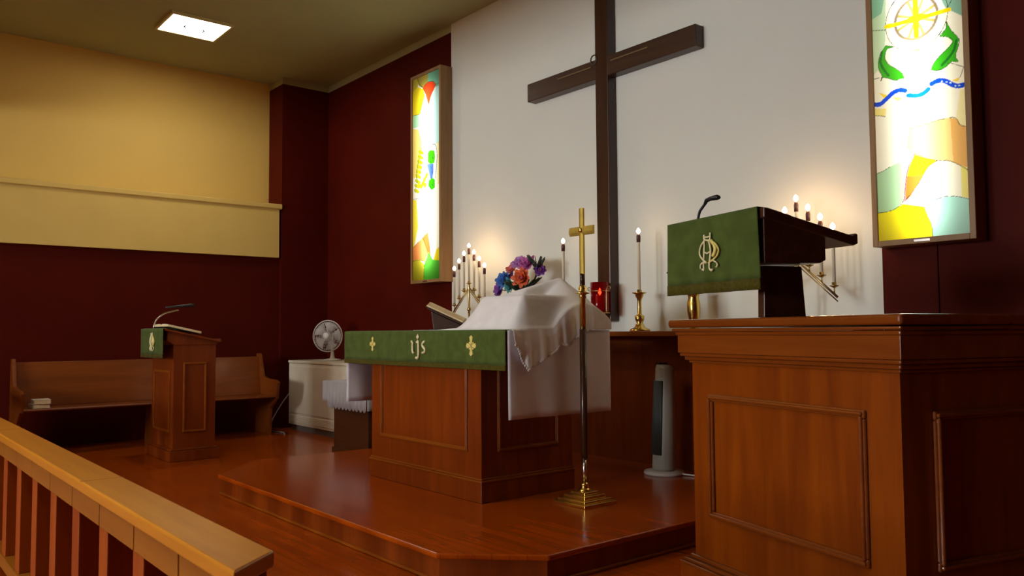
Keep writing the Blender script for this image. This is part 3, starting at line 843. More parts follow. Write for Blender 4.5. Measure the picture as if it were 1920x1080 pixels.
SY = 4.62
SZ = 1.152
def candelabra(xc, label, where):
    t = thing('candelabra', label, 'candelabra', (xc, SY, SZ), 0, 'seven-light brass candelabras')
    prof = [(0.075, 0), (0.075, 0.012), (0.06, 0.02), (0.035, 0.03), (0.018, 0.05), (0.011, 0.08), (0.011, 0.20), (0.02, 0.212), (0.02, 0.228), (0.011, 0.24), (0.011, 0.40), (0.016, 0.42), (0.010, 0.45), (0.010, 0.462)]
    obj('stem', lathe(B(), prof), M['old_brass'], t, smooth=True)
    for s in (-1, 1):
        bm = B()
        tube(bm, [(0, 0, 0.43), (s * 0.26, 0, 0.195)], 0.0075, 8)
        tube(bm, [(0, 0, 0.405), (s * 0.26, 0, 0.170)], 0.004, 8)
        for k in range(1, 4):
            tube(bm, [(s * 0.08 * k, 0, 0.43 - 0.0725 * k), (s * 0.08 * k, 0, 0.462 - 0.0675 * k)], 0.005, 8)
        obj('arm', bm, M['old_brass'], t, smooth=True)
    names = {-3: 'outermost on the pier side', -2: 'second on the pier side', -1: 'innermost on the pier side', 0: 'topmost in the centre',
             1: 'innermost on the window side', 2: 'second on the window side', 3: 'outermost on the window side'}
    if xc > -4:
        names = {-3: 'outermost on the altar side', -2: 'second on the altar side', -1: 'innermost on the altar side', 0: 'topmost in the centre',
                 1: 'innermost on the wall end side', 2: 'second on the wall end side', 3: 'outermost on the wall end side'}
    else:
        names = {-3: 'outermost away from the flowers', -2: 'second lowest away from the flowers', -1: 'third lowest away from the flowers', 0: 'topmost in the centre',
                 1: 'third lowest towards the flowers', 2: 'second lowest towards the flowers', 3: 'lowest and nearest the flowers'}
    for k in range(-3, 4):
        x = k * 0.08; z = 0.465 - 0.0675 * abs(k)
        obj('cup', lathe(B(), [(0.005, z - 0.012), (0.026, z), (0.028, z + 0.004), (0.014, z + 0.004), (0.014, z + 0.022), (0.005, z + 0.022)], (x, 0, 0), 16), M['old_brass'], t, smooth=True)
        candle(xc + x, SY, SZ + z + 0.0225, 0.318, 'lit taper candle on the %s, %s' % (where, names[k]), 'candles of the ' + where)
candelabra(-6.245, 'seven-light brass candelabra standing behind the open book on the altar', 'candelabra behind the altar book')
candelabra(-2.800, 'seven-light brass candelabra mostly hidden behind the pulpit reading desk', 'candelabra behind the pulpit')

def candlestick(x, label, clabel):
    t = thing('candlestick', label, 'candlestick', (x, SY, SZ), 0, 'tall brass candlesticks')
    prof = [(0.075, 0), (0.078, 0.008), (0.062, 0.02), (0.04, 0.028), (0.03, 0.05), (0.022, 0.06), (0.034, 0.085), (0.036, 0.115), (0.02, 0.122), (0.017, 0.13), (0.0145, 0.225),
            (0.02, 0.245), (0.03, 0.26), (0.03, 0.275), (0.052, 0.283), (0.055, 0.289), (0.02, 0.289), (0.017, 0.31), (0.005, 0.31)]
    obj('stem', lathe(B(), prof, n=32), M['brass'], t, smooth=True)
    candle(x, SY, SZ + 0.31, 0.42, clabel, 'single altar candles', r=0.012)
candlestick(-4.110, 'polished brass candlestick on the open stretch of shelf beside the wall cross', 'tall lit candle in the brass candlestick between the wall cross and the pulpit')
candlestick(-4.935, 'polished brass candlestick hidden behind the peak of the white veil', 'tall lit candle rising behind the peak of the white veil')

# sanctuary lamp
sl = thing('sanctuary_lamp', 'ruby red glass lamp in a scrolled metal holder on the foot of the wall cross', 'lamp', (-4.555, 4.655, 1.30))
bm = B()
lathe(bm, [(0.066, 0.0), (0.070, 0.01), (0.074, 0.24)], n=36)
me_fix = bm
obj('glass', bm, M['ruby'], sl, smooth=True)
obj('candle', lathe(B(), [(0.03, 0.012), (0.03, 0.13), (0.004, 0.135)]), M['wax'], sl, smooth=True)
obj('flame', lathe(B(), [(0.002, 0.137), (0.012, 0.152), (0.009, 0.168), (0.001, 0.188)], n=14), M['flame_red'], sl, smooth=True)
bm = B()
for s in (-1, 1):
    sp = [(s * (0.078 + 0.0), -0.01, 0.0), (s * 0.080, -0.01, 0.10), (s * 0.082, -0.01, 0.17), (s * 0.095, -0.01, 0.20), (s * 0.115, -0.01, 0.205), (s * 0.125, -0.01, 0.19), (s * 0.115, -0.01, 0.178), (s * 0.105, -0.01, 0.185)]
    tube(bm, smooth_path(sp, 6), 0.0035, 8)
tube(bm, [(0.078 * cos(R(a)), 0.078 * sin(R(a)), 0.17) for a in range(0, 360, 15)], 0.0035, 8, True)
tube(bm, [(0.076 * cos(R(a)), 0.076 * sin(R(a)), -0.002) for a in range(0, 360, 15)], 0.004, 8, True)
tube(bm, smooth_path([(-0.07, 0, -0.002), (-0.03, 0.0, -0.02), (0, 0, -0.012), (0.03, 0, -0.02), (0.07, 0, -0.002)], 6), 0.0035, 8)
tube(bm, [(0, 0.078, 0.17), (0, 0.095, 0.17), (0, 0.095, 0.05)], 0.005, 8)
obj('holder', bm, M['old_brass'], sl, smooth=True)

# ------------------------------------------------------------------ flowers in brass vases
def vase(x, label):
    t = thing('vase', label, 'vase', (x, SY, SZ), 0, 'brass altar vases')
    prof = [(0.05, 0), (0.052, 0.01), (0.03, 0.02), (0.022, 0.035), (0.034, 0.07), (0.046, 0.13), (0.046, 0.19), (0.036, 0.23), (0.042, 0.255), (0.056, 0.272), (0.053, 0.272), (0.034, 0.235), (0.03, 0.15), (0.005, 0.14)]
    obj('body', lathe(B(), prof, n=32), M['brass'], t, smooth=True)
vase(-5.43, 'brass vase of silk flowers hidden behind the white veil')
vase(-3.61, 'brass vase showing below the green cloth of the pulpit desk')

def petal_mat(name, a, b):
    return plain(name, a, 0.6, noise=0.35, nscale=30)
FM = {'purple': petal_mat('purple_petal', (0.20, 0.05, 0.34), 0), 'magenta': petal_mat('magenta_petal', (0.50, 0.11, 0.36), 0),
      'orange': petal_mat('orange_petal', (0.72, 0.13, 0.04), 0), 'coral': petal_mat('coral_petal', (0.68, 0.14, 0.12), 0),
      'blue': petal_mat('blue_petal', (0.04, 0.14, 0.46), 0), 'teal': petal_mat('teal_petal', (0.05, 0.28, 0.30), 0),
      'lilac': petal_mat('lilac_petal', (0.46, 0.20, 0.50), 0), 'leaf': petal_mat('dark_leaf', (0.018, 0.045, 0.022), 0)}

def petal(bm, c, d, up_, L_, W_, curl=0.3):
    d = d.normalized(); s = d.cross(up_).normalized(); n_ = s.cross(d)
    rows = []
    for i in range(6):
        t = i / 5
        w_ = W_ * sin(pi * (0.12 + 0.80 * t)) ** 0.8
        cc = c + d * L_ * t + n_ * curl * L_ * t * t
        rows.append([cc - s * w_ + n_ * w_ * 0.25, cc, cc + s * w_ + n_ * w_ * 0.25])
    sheet(bm, rows)

def flower(x, y, z, r, col, aim, seed, label, group):
    rnd = random.Random(seed)
    t = thing('silk_flower', label, 'flower', (x, y, z), 0, group)
    aim = Vector(aim).normalized()
    a = aim.orthogonal().normalized(); b = aim.cross(a)
    bm = B()
    for ring, (nn, tilt, sc_) in enumerate(((8, 0.25, 1.0), (7, 0.75, 0.85), (5, 1.5, 0.6))):
        for k in range(nn):
            th_ = 2 * pi * (k + 0.5 * ring) / nn + rnd.uniform(-.12, .12)
            d = (a * cos(th_) + b * sin(th_) + aim * tilt)
            petal(bm, Vector((0, 0, 0)), d, aim, r * sc_ * rnd.uniform(.85, 1.12), r * 0.30, 0.22)
    obj('petals', bm, FM[col], t, smooth=True, solid=0.0015)
    bm = B()
    ball(bm, aim * r * 0.18, r * 0.16)
    obj('flower_centre', bm, FM['orange' if col in ('purple', 'blue') else 'purple'], t, smooth=True)
    bm = B()
    end = Vector((VX - x, SY - y, SZ + 0.27 - z))
    tube(bm, smooth_path([(0, 0, 0), tuple(end * 0.5 + Vector((0, 0, 0.02))), tuple(end + Vector((0, 0, -0.03)))], 4), 0.004, 6)
    obj('stalk', bm, FM['leaf'], t, smooth=True)

VX = -5.43
fl = [(-5.63, 4.53, 1.525, 0.090, 'purple', (-.3, -1, .1), 'purple silk flower lowest and farthest out towards the candelabra'),
      (-5.54, 4.50, 1.600, 0.095, 'blue', (0, -1, .2), 'blue silk flower beside the low purple bloom'),
      (-5.47, 4.49, 1.560, 0.070, 'teal', (.1, -1, -.1), 'teal silk flower near the bottom of the bunch above the veil'),
      (-5.51, 4.57, 1.695, 0.085, 'coral', (-.2, -.8, .6), 'coral pink silk flower at the upper edge of the bunch'),
      (-5.40, 4.55, 1.735, 0.090, 'lilac', (0, -.8, .7), 'lilac silk flower at the top of the bunch'),
      (-5.28, 4.53, 1.720, 0.090, 'magenta', (.3, -.8, .5), 'magenta silk flower near the spiky dark leaves'),
      (-5.27, 4.47, 1.610, 0.095, 'orange', (.3, -1, .1), 'large orange silk flower on the cross side of the bunch'),
      (-5.18, 4.58, 1.670, 0.065, 'purple', (.7, -.7, .3), 'small purple silk flower below the spiky dark leaves'),
      (-5.57, 4.60, 1.640, 0.06, 'purple', (-.6, -.6, .5), 'small purple silk flower behind the blue bloom')]
for i, f in enumerate(fl): flower(*f[:6], 30 + i, f[6], 'silk flowers in the bunch behind the veil')

def leaves(x, y, z, n, spread_, seed, label, L_=0.16, up_=0.9):
    rnd = random.Random(seed)
    t = thing('leaf_spray', label, 'leaves', (x, y, z), 0)
    bm = B()
    for k in range(n):
        a = 2 * pi * k / n + rnd.uniform(-.3, .3)
        d = Vector((cos(a) * spread_, sin(a) * spread_, up_ + rnd.uniform(-.3, .3)))
        petal(bm, Vector((0, 0, 0)), d, Vector((0.1, -1, 0.3)), L_ * rnd.uniform(.7, 1.15), 0.016, 0.05)
    obj('blades', bm, FM['leaf'], t, smooth=True, solid=0.001)
    obj('stalk', tube(B(), [(0, 0, 0), (VX - x, SY - y, SZ + 0.20 - z)], 0.005, 6), FM['leaf'], t, smooth=True)
leaves(-5.19, 4.56, 1.68, 9, 0.75, 3, 'dark pointed leaves sticking up at the top of the silk flower bunch', 0.15)
leaves(-5.37, 4.55, 1.50, 26, 1.1, 5, 'dark broad leaves filling the base of the silk flower bunch', 0.19, 0.55)
VX = -3.61
leaves(-3.66, 4.60, 1.50, 14, 1.1, 8, 'dark green leaves peeping past the edge of the pulpit desk cloth', 0.15, 0.6)

# ------------------------------------------------------------------ processional cross
px_, py_ = -3.520, 3.450
pc = thing('processional_cross', 'brass cross on a tall wood and brass staff in a stepped brass base', 'cross', (px_, py_, PZ), 0)
bm = B()
for hw, z0, z1 in ((0.135, 0, 0.018), (0.115, 0.018, 0.034), (0.088, 0.034, 0.055), (0.06, 0.055, 0.072)):
    box(bm, -hw, hw, -hw, hw, z0, z1)
obj('stepped_base', bm, M['brass'], pc, bevel=0.004)
obj('base_collar', lathe(B(), [(0.045, 0.072), (0.034, 0.085), (0.02, 0.095), (0.026, 0.105), (0.024, 0.115), (0.012, 0.122)]), M['brass'], pc, smooth=True)
obj('lower_tube', lathe(B(), [(0.0125, 0.12), (0.0125, 0.262)]), M['chrome'], pc, smooth=True)
obj('wooden_staff', lathe(B(), [(0.019, 0.262), (0.021, 0.5), (0.021, 1.025)]), M['dark_wood'], pc, smooth=True)
obj('upper_tube', lathe(B(), [(0.0175, 1.025), (0.0175, 1.21), (0.022, 1.215), (0.024, 1.225), (0.022, 1.235), (0.044, 1.240), (0.044, 1.246), (0.023, 1.25), (0.025, 1.27), (0.018, 1.29)]), M['brass'], pc, smooth=True)
obj('dark_reflection', lathe(B(), [(0.0155, 1.29), (0.0155, 1.36)]), M['dark_wood'], pc, smooth=True)  # dark length of staff standing in for a reflection on the brass
bm = B()
def facet(bm, x0, x1, z0, z1, a, b):
    """bar with a ridge: long axis x if wide"""
    if a == 'z':
        prism(bm, [(x0, 0), ((x0 + x1) / 2, -0.010), (x1, 0), ((x0 + x1) / 2, 0.010)], 'z', z0, z1)
    else:
        prism(bm, [(0, z0), (-0.010, (z0 + z1) / 2), (0, z1), (0.010, (z0 + z1) / 2)], 'x', x0, x1)
prism(bm, [(-0.018, -0.006), (-0.004, -0.013), (0.004, -0.013), (0.018, -0.006), (0.018, 0.006), (-0.018, 0.006)], 'z', 1.355, 1.755)
prism(bm, [(-0.0055, 1.592), (-0.0125, 1.610), (-0.0125, 1.626), (-0.0055, 1.644), (0.0055, 1.644), (0.0055, 1.592)], 'x', -0.102, 0.102)
obj('cross_head', bm, M['soft_brass'], pc, bevel=0.0015)
bm = B(); ball(bm, (0, -0.014, 1.619), 0.016, 1, 0.6, 1)
obj('centre_boss', bm, M['brass'], pc, smooth=True)

# ------------------------------------------------------------------ pulpit (turned a little towards the nave)
TH = R(15.5)
pu = thing('pulpit', 'large orange-brown wooden pulpit with moulded cornice and framed panels', 'pulpit', (-2.42, 3.08, 0), -TH)
PW, PD = 1.152, 1.10
obj('body', box(B(), 0, PW, 0, PD, 0.0, 1.03), M['pulpit'], pu)
def ring_box(bm, o, z0, z1): return box(bm, -o, PW + o, -o, PD + o, z0, z1)
bm = B(); ring_box(bm, 0.05, 0.001, 0.085)
obj('base_board', bm, M['pulpit'], pu, bevel=0.003)
bm = B(); ring_box(bm, 0.056, 0.085, 0.098); ring_box(bm, 0.040, 0.098, 0.112); ring_box(bm, 0.018, 0.112, 0.130)
obj('base_moulding', bm, M['pulpit_x'], pu, bevel=0.005)
obj('front_panel_moulding', moulding(B(), 0.122, 1.008, 0.317, 0.869, 0.0, 0.032, 0.024), M['pulpit_x'], pu, bevel=0.007, seg=3)
bm = B(); moulding(bm, 0.145, 0.955, 0.325, 0.870, PW, 0.032, 0.024, axis='x', out=1)
obj('side_panel_moulding', bm, M['pulpit_x'], pu, bevel=0.007, seg=3)
bm = B(); ring_box(bm, 0.012, 1.003, 1.016); ring_box(bm, 0.026, 1.016, 1.034); ring_box(bm, 0.042, 1.034, 1.050)
obj('lower_cornice', bm, M['pulpit_x'], pu, bevel=0.006)
bm = B(); ring_box(bm, 0.047, 1.050, 1.132)
obj('frieze', bm, M['pulpit_x'], pu, bevel=0.002)
bm = B(); ring_box(bm, 0.056, 1.132, 1.148); ring_box(bm, 0.068, 1.150, 1.162)
obj('upper_bead', bm, M['pulpit_x'], pu, bevel=0.006)
bm = B(); ring_box(bm, 0.080, 1.166, 1.203)
obj('top_board', bm, M['pulpit_x'], pu, bevel=0.012, seg=3)

# reading desk on the pulpit
rd = thing('reading_desk', 'dark slanted wooden reading desk standing on the pulpit top', 'reading desk', (-2.42, 3.08, 1.2035), -TH)
bm = B()
prism(bm, [(-0.005, 0.0), (0.218, 0.0), (0.200, 0.215), (0.0, 0.215)], 'x', 0.462, 0.502)
obj('pedestal', bm, M['desk'], rd, bevel=0.003)
bm = B()
prism(bm, [(-0.085, 0.215), (0.205, 0.222), (0.236, 0.236), (0.236, 0.340), (-0.085, 0.405)], 'x', 0.02, 0.602)
obj('book_box', bm, M['desk'], rd, bevel=0.003)
bm = B()
prism(bm, [(-0.100, 0.436), (0.372, 0.340), (0.385, 0.352), (0.397, 0.348), (0.397, 0.308), (0.375, 0.300), (-0.100, 0.394)], 'x', -0.02, 0.622)
obj('slanted_top', bm, M['desk'], rd, bevel=0.004)

pcf = thing('pulpit_cloth', 'green cloth with a gold monogram hanging from the reading desk on the pulpit', 'cloth', (-2.42, 3.08, 0), -TH)
g = []
n = 70
for i in range(n + 1):
    u_ = -0.012 + 0.612 * i / n
    col = []
    for j in range(11):
        t = j / 10
        z = 1.358 + (1.642 - 1.358) * t
        y = -0.112 - 0.006 * (1 - t) * (sin(i / n * 17) + 0.5 * sin(i / n * 41 + 1)) - 0.004
        x = u_ + (1 - t) * (-0.006 * (0.5 - i / n))
        col.append((x, y, z))
    for q in (0.04, 0.10, 0.16):
        col.append((u_, -0.105 + q, 1.648 - q * 0.2045))
    g.append(col)
obj('cloth', sheet(B(), g), M['green'], pcf, smooth=True, solid=0.003)
g = []
for i in range(n + 1):
    u_ = -0.012 + 0.612 * i / n
    g.append([(u_ - 0.004 * (0.5 - i / n), -0.113 - 0.006 * (1 + 0.1 * (2 - j)) * (sin(i / n * 17) + 0.5 * sin(i / n * 41 + 1)) - 0.005, 1.312 + 0.023 * j) for j in range(3)])
obj('fringe', sheet(B(), g), M['olive'], pcf, smooth=True, solid=0.004, label='olive fringe band')


def monogram(parent, ox, oz, sc_, y, thick=1.0):
    """gold alpha and omega monogram, coordinates about its own middle"""
    pale = B(); gold = B()
    def s(bm, pts, wd): stroke(bm, [(ox + a * sc_, oz + (b - 1.49) * sc_) for a, b in pts], wd * sc_ * thick, y, 6)
    s(pale, [(-0.0222, 1.541), (-0.0475, 1.5229), (-0.0608, 1.4982), (-0.0573, 1.4771), (-0.0372, 1.4573), (-0.0131, 1.4424)], 0.0042)
    s(gold, [(0.0182, 1.5368), (0.0494, 1.5183), (0.0682, 1.4912), (0.0556, 1.4672), (0.0315, 1.4541), (-0.001, 1.4415)], 0.0042)
    s(gold, [(0.0182, 1.5368), (0.0400, 1.5146), (0.046, 1.4917), (0.030, 1.4674)], 0.008)
    s(pale, [(-0.0263, 1.5415), (-0.0274, 1.508), (-0.0306, 1.4696), (-0.0355, 1.4468), (-0.0345, 1.4132), (-0.046, 1.418)], 0.0042)
    s(pale, [(0.0021, 1.5385), (0.0133, 1.5092), (0.0143, 1.4785), (0.0073, 1.4484), (0.0044, 1.4206), (0.0181, 1.4081), (0.0262, 1.4139)], 0.0046)
    s(pale, [(-0.0238, 1.4896), (-0.0098, 1.4832), (0.0086, 1.4892)], 0.0035)
    s(pale, [(-0.0276, 1.5649), (-0.0241, 1.5451), (0.0103, 1.5402), (0.0153, 1.5703)], 0.0042)
    s(pale, [(-0.0250, 1.5562), (-0.006, 1.553), (0.0120, 1.5562)], 0.0036)
    s(pale, [(-0.0131, 1.4424), (-0.0417, 1.4447), (-0.0565, 1.4355), (-0.057, 1.42)], 0.0036)
    s(pale, [(0.0235, 1.4522), (0.0508, 1.4398), (0.0582, 1.4266), (0.0482, 1.4198)], 0.0036)
    obj('monogram', pale, M['gold_pale'], parent, smooth=True)
    obj('monogram_infill', gold, M['gold'], parent, smooth=True)
monogram(pcf, 0.300, 1.490, 1.0, -0.126)


def microphone(name, label, loc, rz, path, rad, mic, mat, head_r=0.011):
    t = thing(name, label, 'microphone', loc, rz)
    obj('base', lathe(B(), [(0.022, 0), (0.022, 0.008), (0.012, 0.014)]), M['black'], t, smooth=True)
    obj('gooseneck', tube(B(), smooth_path(path, 8), rad, 10), mat, t, smooth=True)
    bm = B(); tube(bm, mic[0], mic[1], 14)
    obj('microphone_head', bm, M['black'], t, smooth=True)
    return t
microphone('desk_microphone', 'black gooseneck microphone standing on the pulpit reading desk', (-2.42 + (0.058 * cos(TH) + 0.0 * sin(TH)), 3.08 - 0.058 * sin(TH), 1.622), -TH,
           [(0, 0, 0.0), (0.002, 0, 0.03), (0.018, 0, 0.075), (0.040, 0.005, 0.100), (0.058, 0.008, 0.116)], 0.0065,
           ([(0.050, 0.005, 0.110), (0.062, 0.007, 0.124), (0.088, 0.010, 0.129), (0.125, 0.018, 0.130), (0.138, 0.02, 0.127)], [0.006, 0.010, 0.010, 0.0125, 0.008]), M['black'])

# ------------------------------------------------------------------ lectern
le = thing('lectern', 'slim brown wooden lectern with slanted top in front of the pew', 'lectern', (-8.07, 2.38, 0))
hw = 0.325
obj('body', box(B(), -hw, hw, 0, 0.385, 0.0, 1.06), M['lectern'], le, bevel=0.003)
bm = B(); box(bm, -hw - 0.035, hw + 0.035, -0.035, 0.42, 0.001, 0.095); box(bm, -hw - 0.02, hw + 0.02, -0.02, 0.405, 0.095, 0.112)
obj('base_board', bm, M['lectern'], le, bevel=0.005)
bm = B(); moulding(bm, 0.085, 0.30, 0.255, 0.895, hw, 0.022, 0.014, axis='x', out=1)
obj('side_panel_moulding', bm, M['shelf'], le, bevel=0.003)
obj('front_panel_moulding', moulding(B(), -0.24, 0.24, 0.255, 0.82, 0.0, 0.022, 0.014), M['shelf'], le, bevel=0.003)
bm = B()
prism(bm, [(-0.06, 1.095), (0.0, 1.055), (0.385, 1.055), (0.40, 1.08), (-0.06, 1.185)], 'x', -hw - 0.01, hw + 0.01)
obj('desk_box', bm, M['lectern'], le, bevel=0.003)
bm = B()
prism(bm, [(-0.09, 1.188), (-0.09, 1.206), (0.395, 1.098), (0.415, 1.11), (0.42, 1.082), (0.40, 1.078)], 'x', -hw - 0.04, hw + 0.045)
obj('slanted_top', bm, M['lectern'], le, bevel=0.003)
lcf = thing('lectern_cloth', 'small green cloth with a pale monogram hanging from the front of the lectern', 'cloth', (-8.06, 2.28, 0))
g = [[(-0.345 + 0.69 * i / 40, -0.004 - 0.003 * sin(i * 0.7) * (1 - j / 8), 0.968 + (1.205 - 0.968) * j / 8) for j in range(9)] + [(-0.345 + 0.69 * i / 40, 0.03, 1.210), (-0.345 + 0.69 * i / 40, 0.14, 1.186)] for i in range(41)]
obj('cloth', sheet(B(), g), M['green'], lcf, smooth=True, solid=0.003)
g = [[(-0.345 + 0.69 * i / 40, -0.005 - 0.003 * sin(i * 0.7), 0.936 + 0.016 * j) for j in range(3)] for i in range(41)]
obj('fringe', sheet(B(), g), M['olive'], lcf, smooth=True, solid=0.003, label='olive fringe')
monogram(lcf, 0.035, 1.088, 1.05, -0.012, 1.3)
# open book on the lectern
lb = thing('open_book', 'open book lying flat on the slanted lectern top', 'book', (-8.05, 2.50, 1.186))
for s in (-1, 1):
    bm = B()
    prism(bm, [(s * 0.003, 0), (s * 0.003, 0.014), (s * 0.04, 0.026), (s * 0.12, 0.026), (s * 0.225, 0.021), (s * 0.23, 0)] , 'y', -0.155, 0.155)
    o = obj('page_block', bm, M['paper'], lb); o.rotation_euler = (R(-12.55), 0, 0)
bm = B(); box(bm, -0.24, 0.24, -0.16, 0.16, -0.004, -0.0005)
o = obj('cover', bm, M['cover'], lb); o.rotation_euler = (R(-12.55), 0, 0)
for ch in lb.children: ch.location = (0, 0, 0.006)
microphone('gooseneck_microphone', 'silver gooseneck with a black microphone bending over the lectern', (-8.20, 2.335, 1.196), 0,
           [(0, 0, 0.0), (0, 0.0, 0.045), (0.0, 0.03, 0.11), (0.0, 0.10, 0.16), (0.0, 0.19, 0.185), (0, 0.225, 0.192)], 0.0075,
           ([(0, 0.105, 0.216), (0, 0.20, 0.226), (0, 0.22, 0.228), (0, 0.30, 0.236), (0, 0.345, 0.242), (0, 0.37, 0.243)], [0.009, 0.010, 0.013, 0.014, 0.019, 0.012]), M['chrome'])

# ------------------------------------------------------------------ pew
pw = thing('pew', 'long plain wooden pew against the red wall under the cream band', 'pew', (-9.2, 1.35, 0))
PL = 2.56
bm = B()
prism(bm, [(-0.20, 0.425), (0.25, 0.425), (0.262, 0.437), (0.25, 0.452), (-0.20, 0.445)], 'y', 0.03, PL - 0.03)
obj('seat', bm, M['pew'], pw, bevel=0.004)
bm = B()
prism(bm, [(-0.165, 0.446), (-0.185, 0.446), (-0.275, 0.885), (-0.25, 0.885)], 'y', 0.03, PL - 0.03)
obj('backrest', bm, M['pew'], pw, bevel=0.004)
for y0, y1 in ((0.0, 0.032), (PL - 0.032, PL)):
    bm = B()
    prism(bm, [(-0.33, 0), (0.08, 0), (0.08, 0.06), (0.10, 0.30), (0.27, 0.42), (0.305, 0.60), (0.24, 0.625), (0.02, 0.635), (-0.12, 0.66), (-0.21, 0.90), (-0.23, 0.92), (-0.31, 0.92)], 'y', y0, y1)
    obj('pew_end', bm, M['pew'], pw, bevel=0.004)
bm = B(); prism(bm, [(-0.26, 0), (0.12, 0), (0.10, 0.425), (-0.22, 0.425)], 'y', PL / 2 - 0.015, PL / 2 + 0.015)
obj('middle_support', bm, M['pew'], pw)
for k, (dx, lab) in enumerate(((0.0, 'white hymn book lying underneath another at the end of the pew'), (0.012, 'white hymn book on top of another at the end of the pew'))):
    t = thing('hymn_book', lab, 'book', (-9.07 + dx, 1.535 + dx, 0.4535 + 0.0415 * k), R(2 - 5 * k), 'white books on the pew')
    obj('pages', box(B(), -0.095, 0.097, -0.066, 0.072, 0.003, 0.037), M['paper'], t)
    bm = B(); box(bm, -0.1, 0.1, -0.07, 0.075, 0.0, 0.003); box(bm, -0.1, 0.1, -0.07, 0.075, 0.037, 0.040); box(bm, -0.1, 0.1, -0.073, -0.069, 0.0, 0.040)
    obj('cover', bm, M['white_book'], t, bevel=0.001)

# ------------------------------------------------------------------ heater and desk fan
ht = thing('convector_heater', 'low wide off-white heater cabinet in the corner by the altar', 'heater', (-9.42, 4.25, 0))
obj('cabinet', box(B(), 0, 1.72, 0.0, 0.55, 0.07, 0.80), M['heater'], ht, bevel=0.006)
obj('plinth', box(B(), 0.03, 1.69, 0.03, 0.52, 0.0, 0.07), M['heater_dark'], ht)
obj('top_panel', box(B(), -0.006, 1.726, -0.008, 0.555, 0.803, 0.832), M['heater'], ht, bevel=0.004)
bm = B(); box(bm, 0.05, 1.67, -0.008, 0.0, 0.21, 0.765)
obj('front_panel', bm, M['heater'], ht, bevel=0.004)
bm = B(); box(bm, 0.05, 1.67, -0.004, 0.004, 0.10, 0.185)
for k in range(5): box(bm, 0.05, 1.67, -0.009, -0.003, 0.105 + 0.017 * k, 0.112 + 0.017 * k)
obj('outlet_grille', bm, M['heater'], ht)

fnl = Vector((-8.78, 4.50, 0.8335))
fa = thing('desk_fan', 'small white round desk fan standing on the heater cabinet', 'fan', fnl)
obj('base', lathe(B(), [(0.105, 0), (0.108, 0.008), (0.09, 0.018), (0.03, 0.028), (0.022, 0.06), (0.018, 0.12), (0.016, 0.30), (0.004, 0.305)], n=32), M['white_pl'], fa, smooth=True)
aim = Vector((0.62, -0.78, 0.03)).normalized()
rot = aim.to_track_quat('Z', 'Y').to_matrix().to_4x4()
hc = Vector((-0.045, -0.03, 0.288))
obj('motor', lathe(B(), [(0.03, -0.10), (0.045, -0.09), (0.048, -0.03), (0.03, -0.01)], hc, 24, rot), M['white_pl'], fa, smooth=True)
def ringp(r, z, n=48): return [tuple(hc + rot @ Vector((r * cos(2 * pi * k / n), r * sin(2 * pi * k / n), z))) for k in range(n)]
bm = B()
tube(bm, ringp(0.182, 0.02), 0.007, 8, True)
for r_, z_ in ((0.155, 0.046), (0.12, 0.058), (0.085, 0.064), (0.055, 0.066)): tube(bm, ringp(r_, z_), 0.0022, 6, True)
for k in range(40):
    a = 2 * pi * k / 40
    e = Vector((cos(a), sin(a), 0))
    tube(bm, [tuple(hc + rot @ (e * r_ + Vector((0, 0, z_)))) for r_, z_ in ((0.182, 0.02), (0.172, 0.038), (0.12, 0.058), (0.04, 0.067))], 0.0016, 5)
    tube(bm, [tuple(hc + rot @ (e * r_ + Vector((0, 0, z_)))) for r_, z_ in ((0.182, 0.02), (0.165, -0.005), (0.10, -0.03), (0.04, -0.035))], 0.0016, 5)
gd = obj('guard', bm, M['mesh_pl'], fa, smooth=True)
obj('badge', lathe(B(), [(0.042, 0.062), (0.042, 0.072), (0.02, 0.076)], hc, 24, rot), M['white_pl'], fa, smooth=True)
for k in range(5):
    bm = B()
    a = 2 * pi * k / 5
    rows = []
    for i in range(8):
        t = i / 7
        r_ = 0.03 + 0.135 * t
        rows.append([tuple(hc + rot @ Vector((r_ * cos(a + s_ * (0.35 + 0.22 * t)), r_ * sin(a + s_ * (0.35 + 0.22 * t)), 0.01 + 0.022 * s_))) for s_ in (-1, -.3, .3, 1)])
    sheet(bm, rows)
    obj('blade', bm, M['blade'], fa, smooth=True, solid=0.002)

def cord(name, pts, r, label, mat='cable'):
    o = obj(name, tube(B(), smooth_path(pts, 8), r, 8), M[mat], None, smooth=True)
    return tag(o, label, 'cord')
cord('power_cord', [(-9.43, 4.26, 0.43), (-9.47, 4.20, 0.33), (-9.50, 4.14, 0.22), (-9.5, 4.07, 0.10), (-9.44, 4.03, 0.012), (-9.30, 4.00, 0.008), (-9.10, 4.04, 0.008), (-8.90, 3.97, 0.008)], 0.007,
     'grey power cord curving from the heater down to the floor by the pew end')

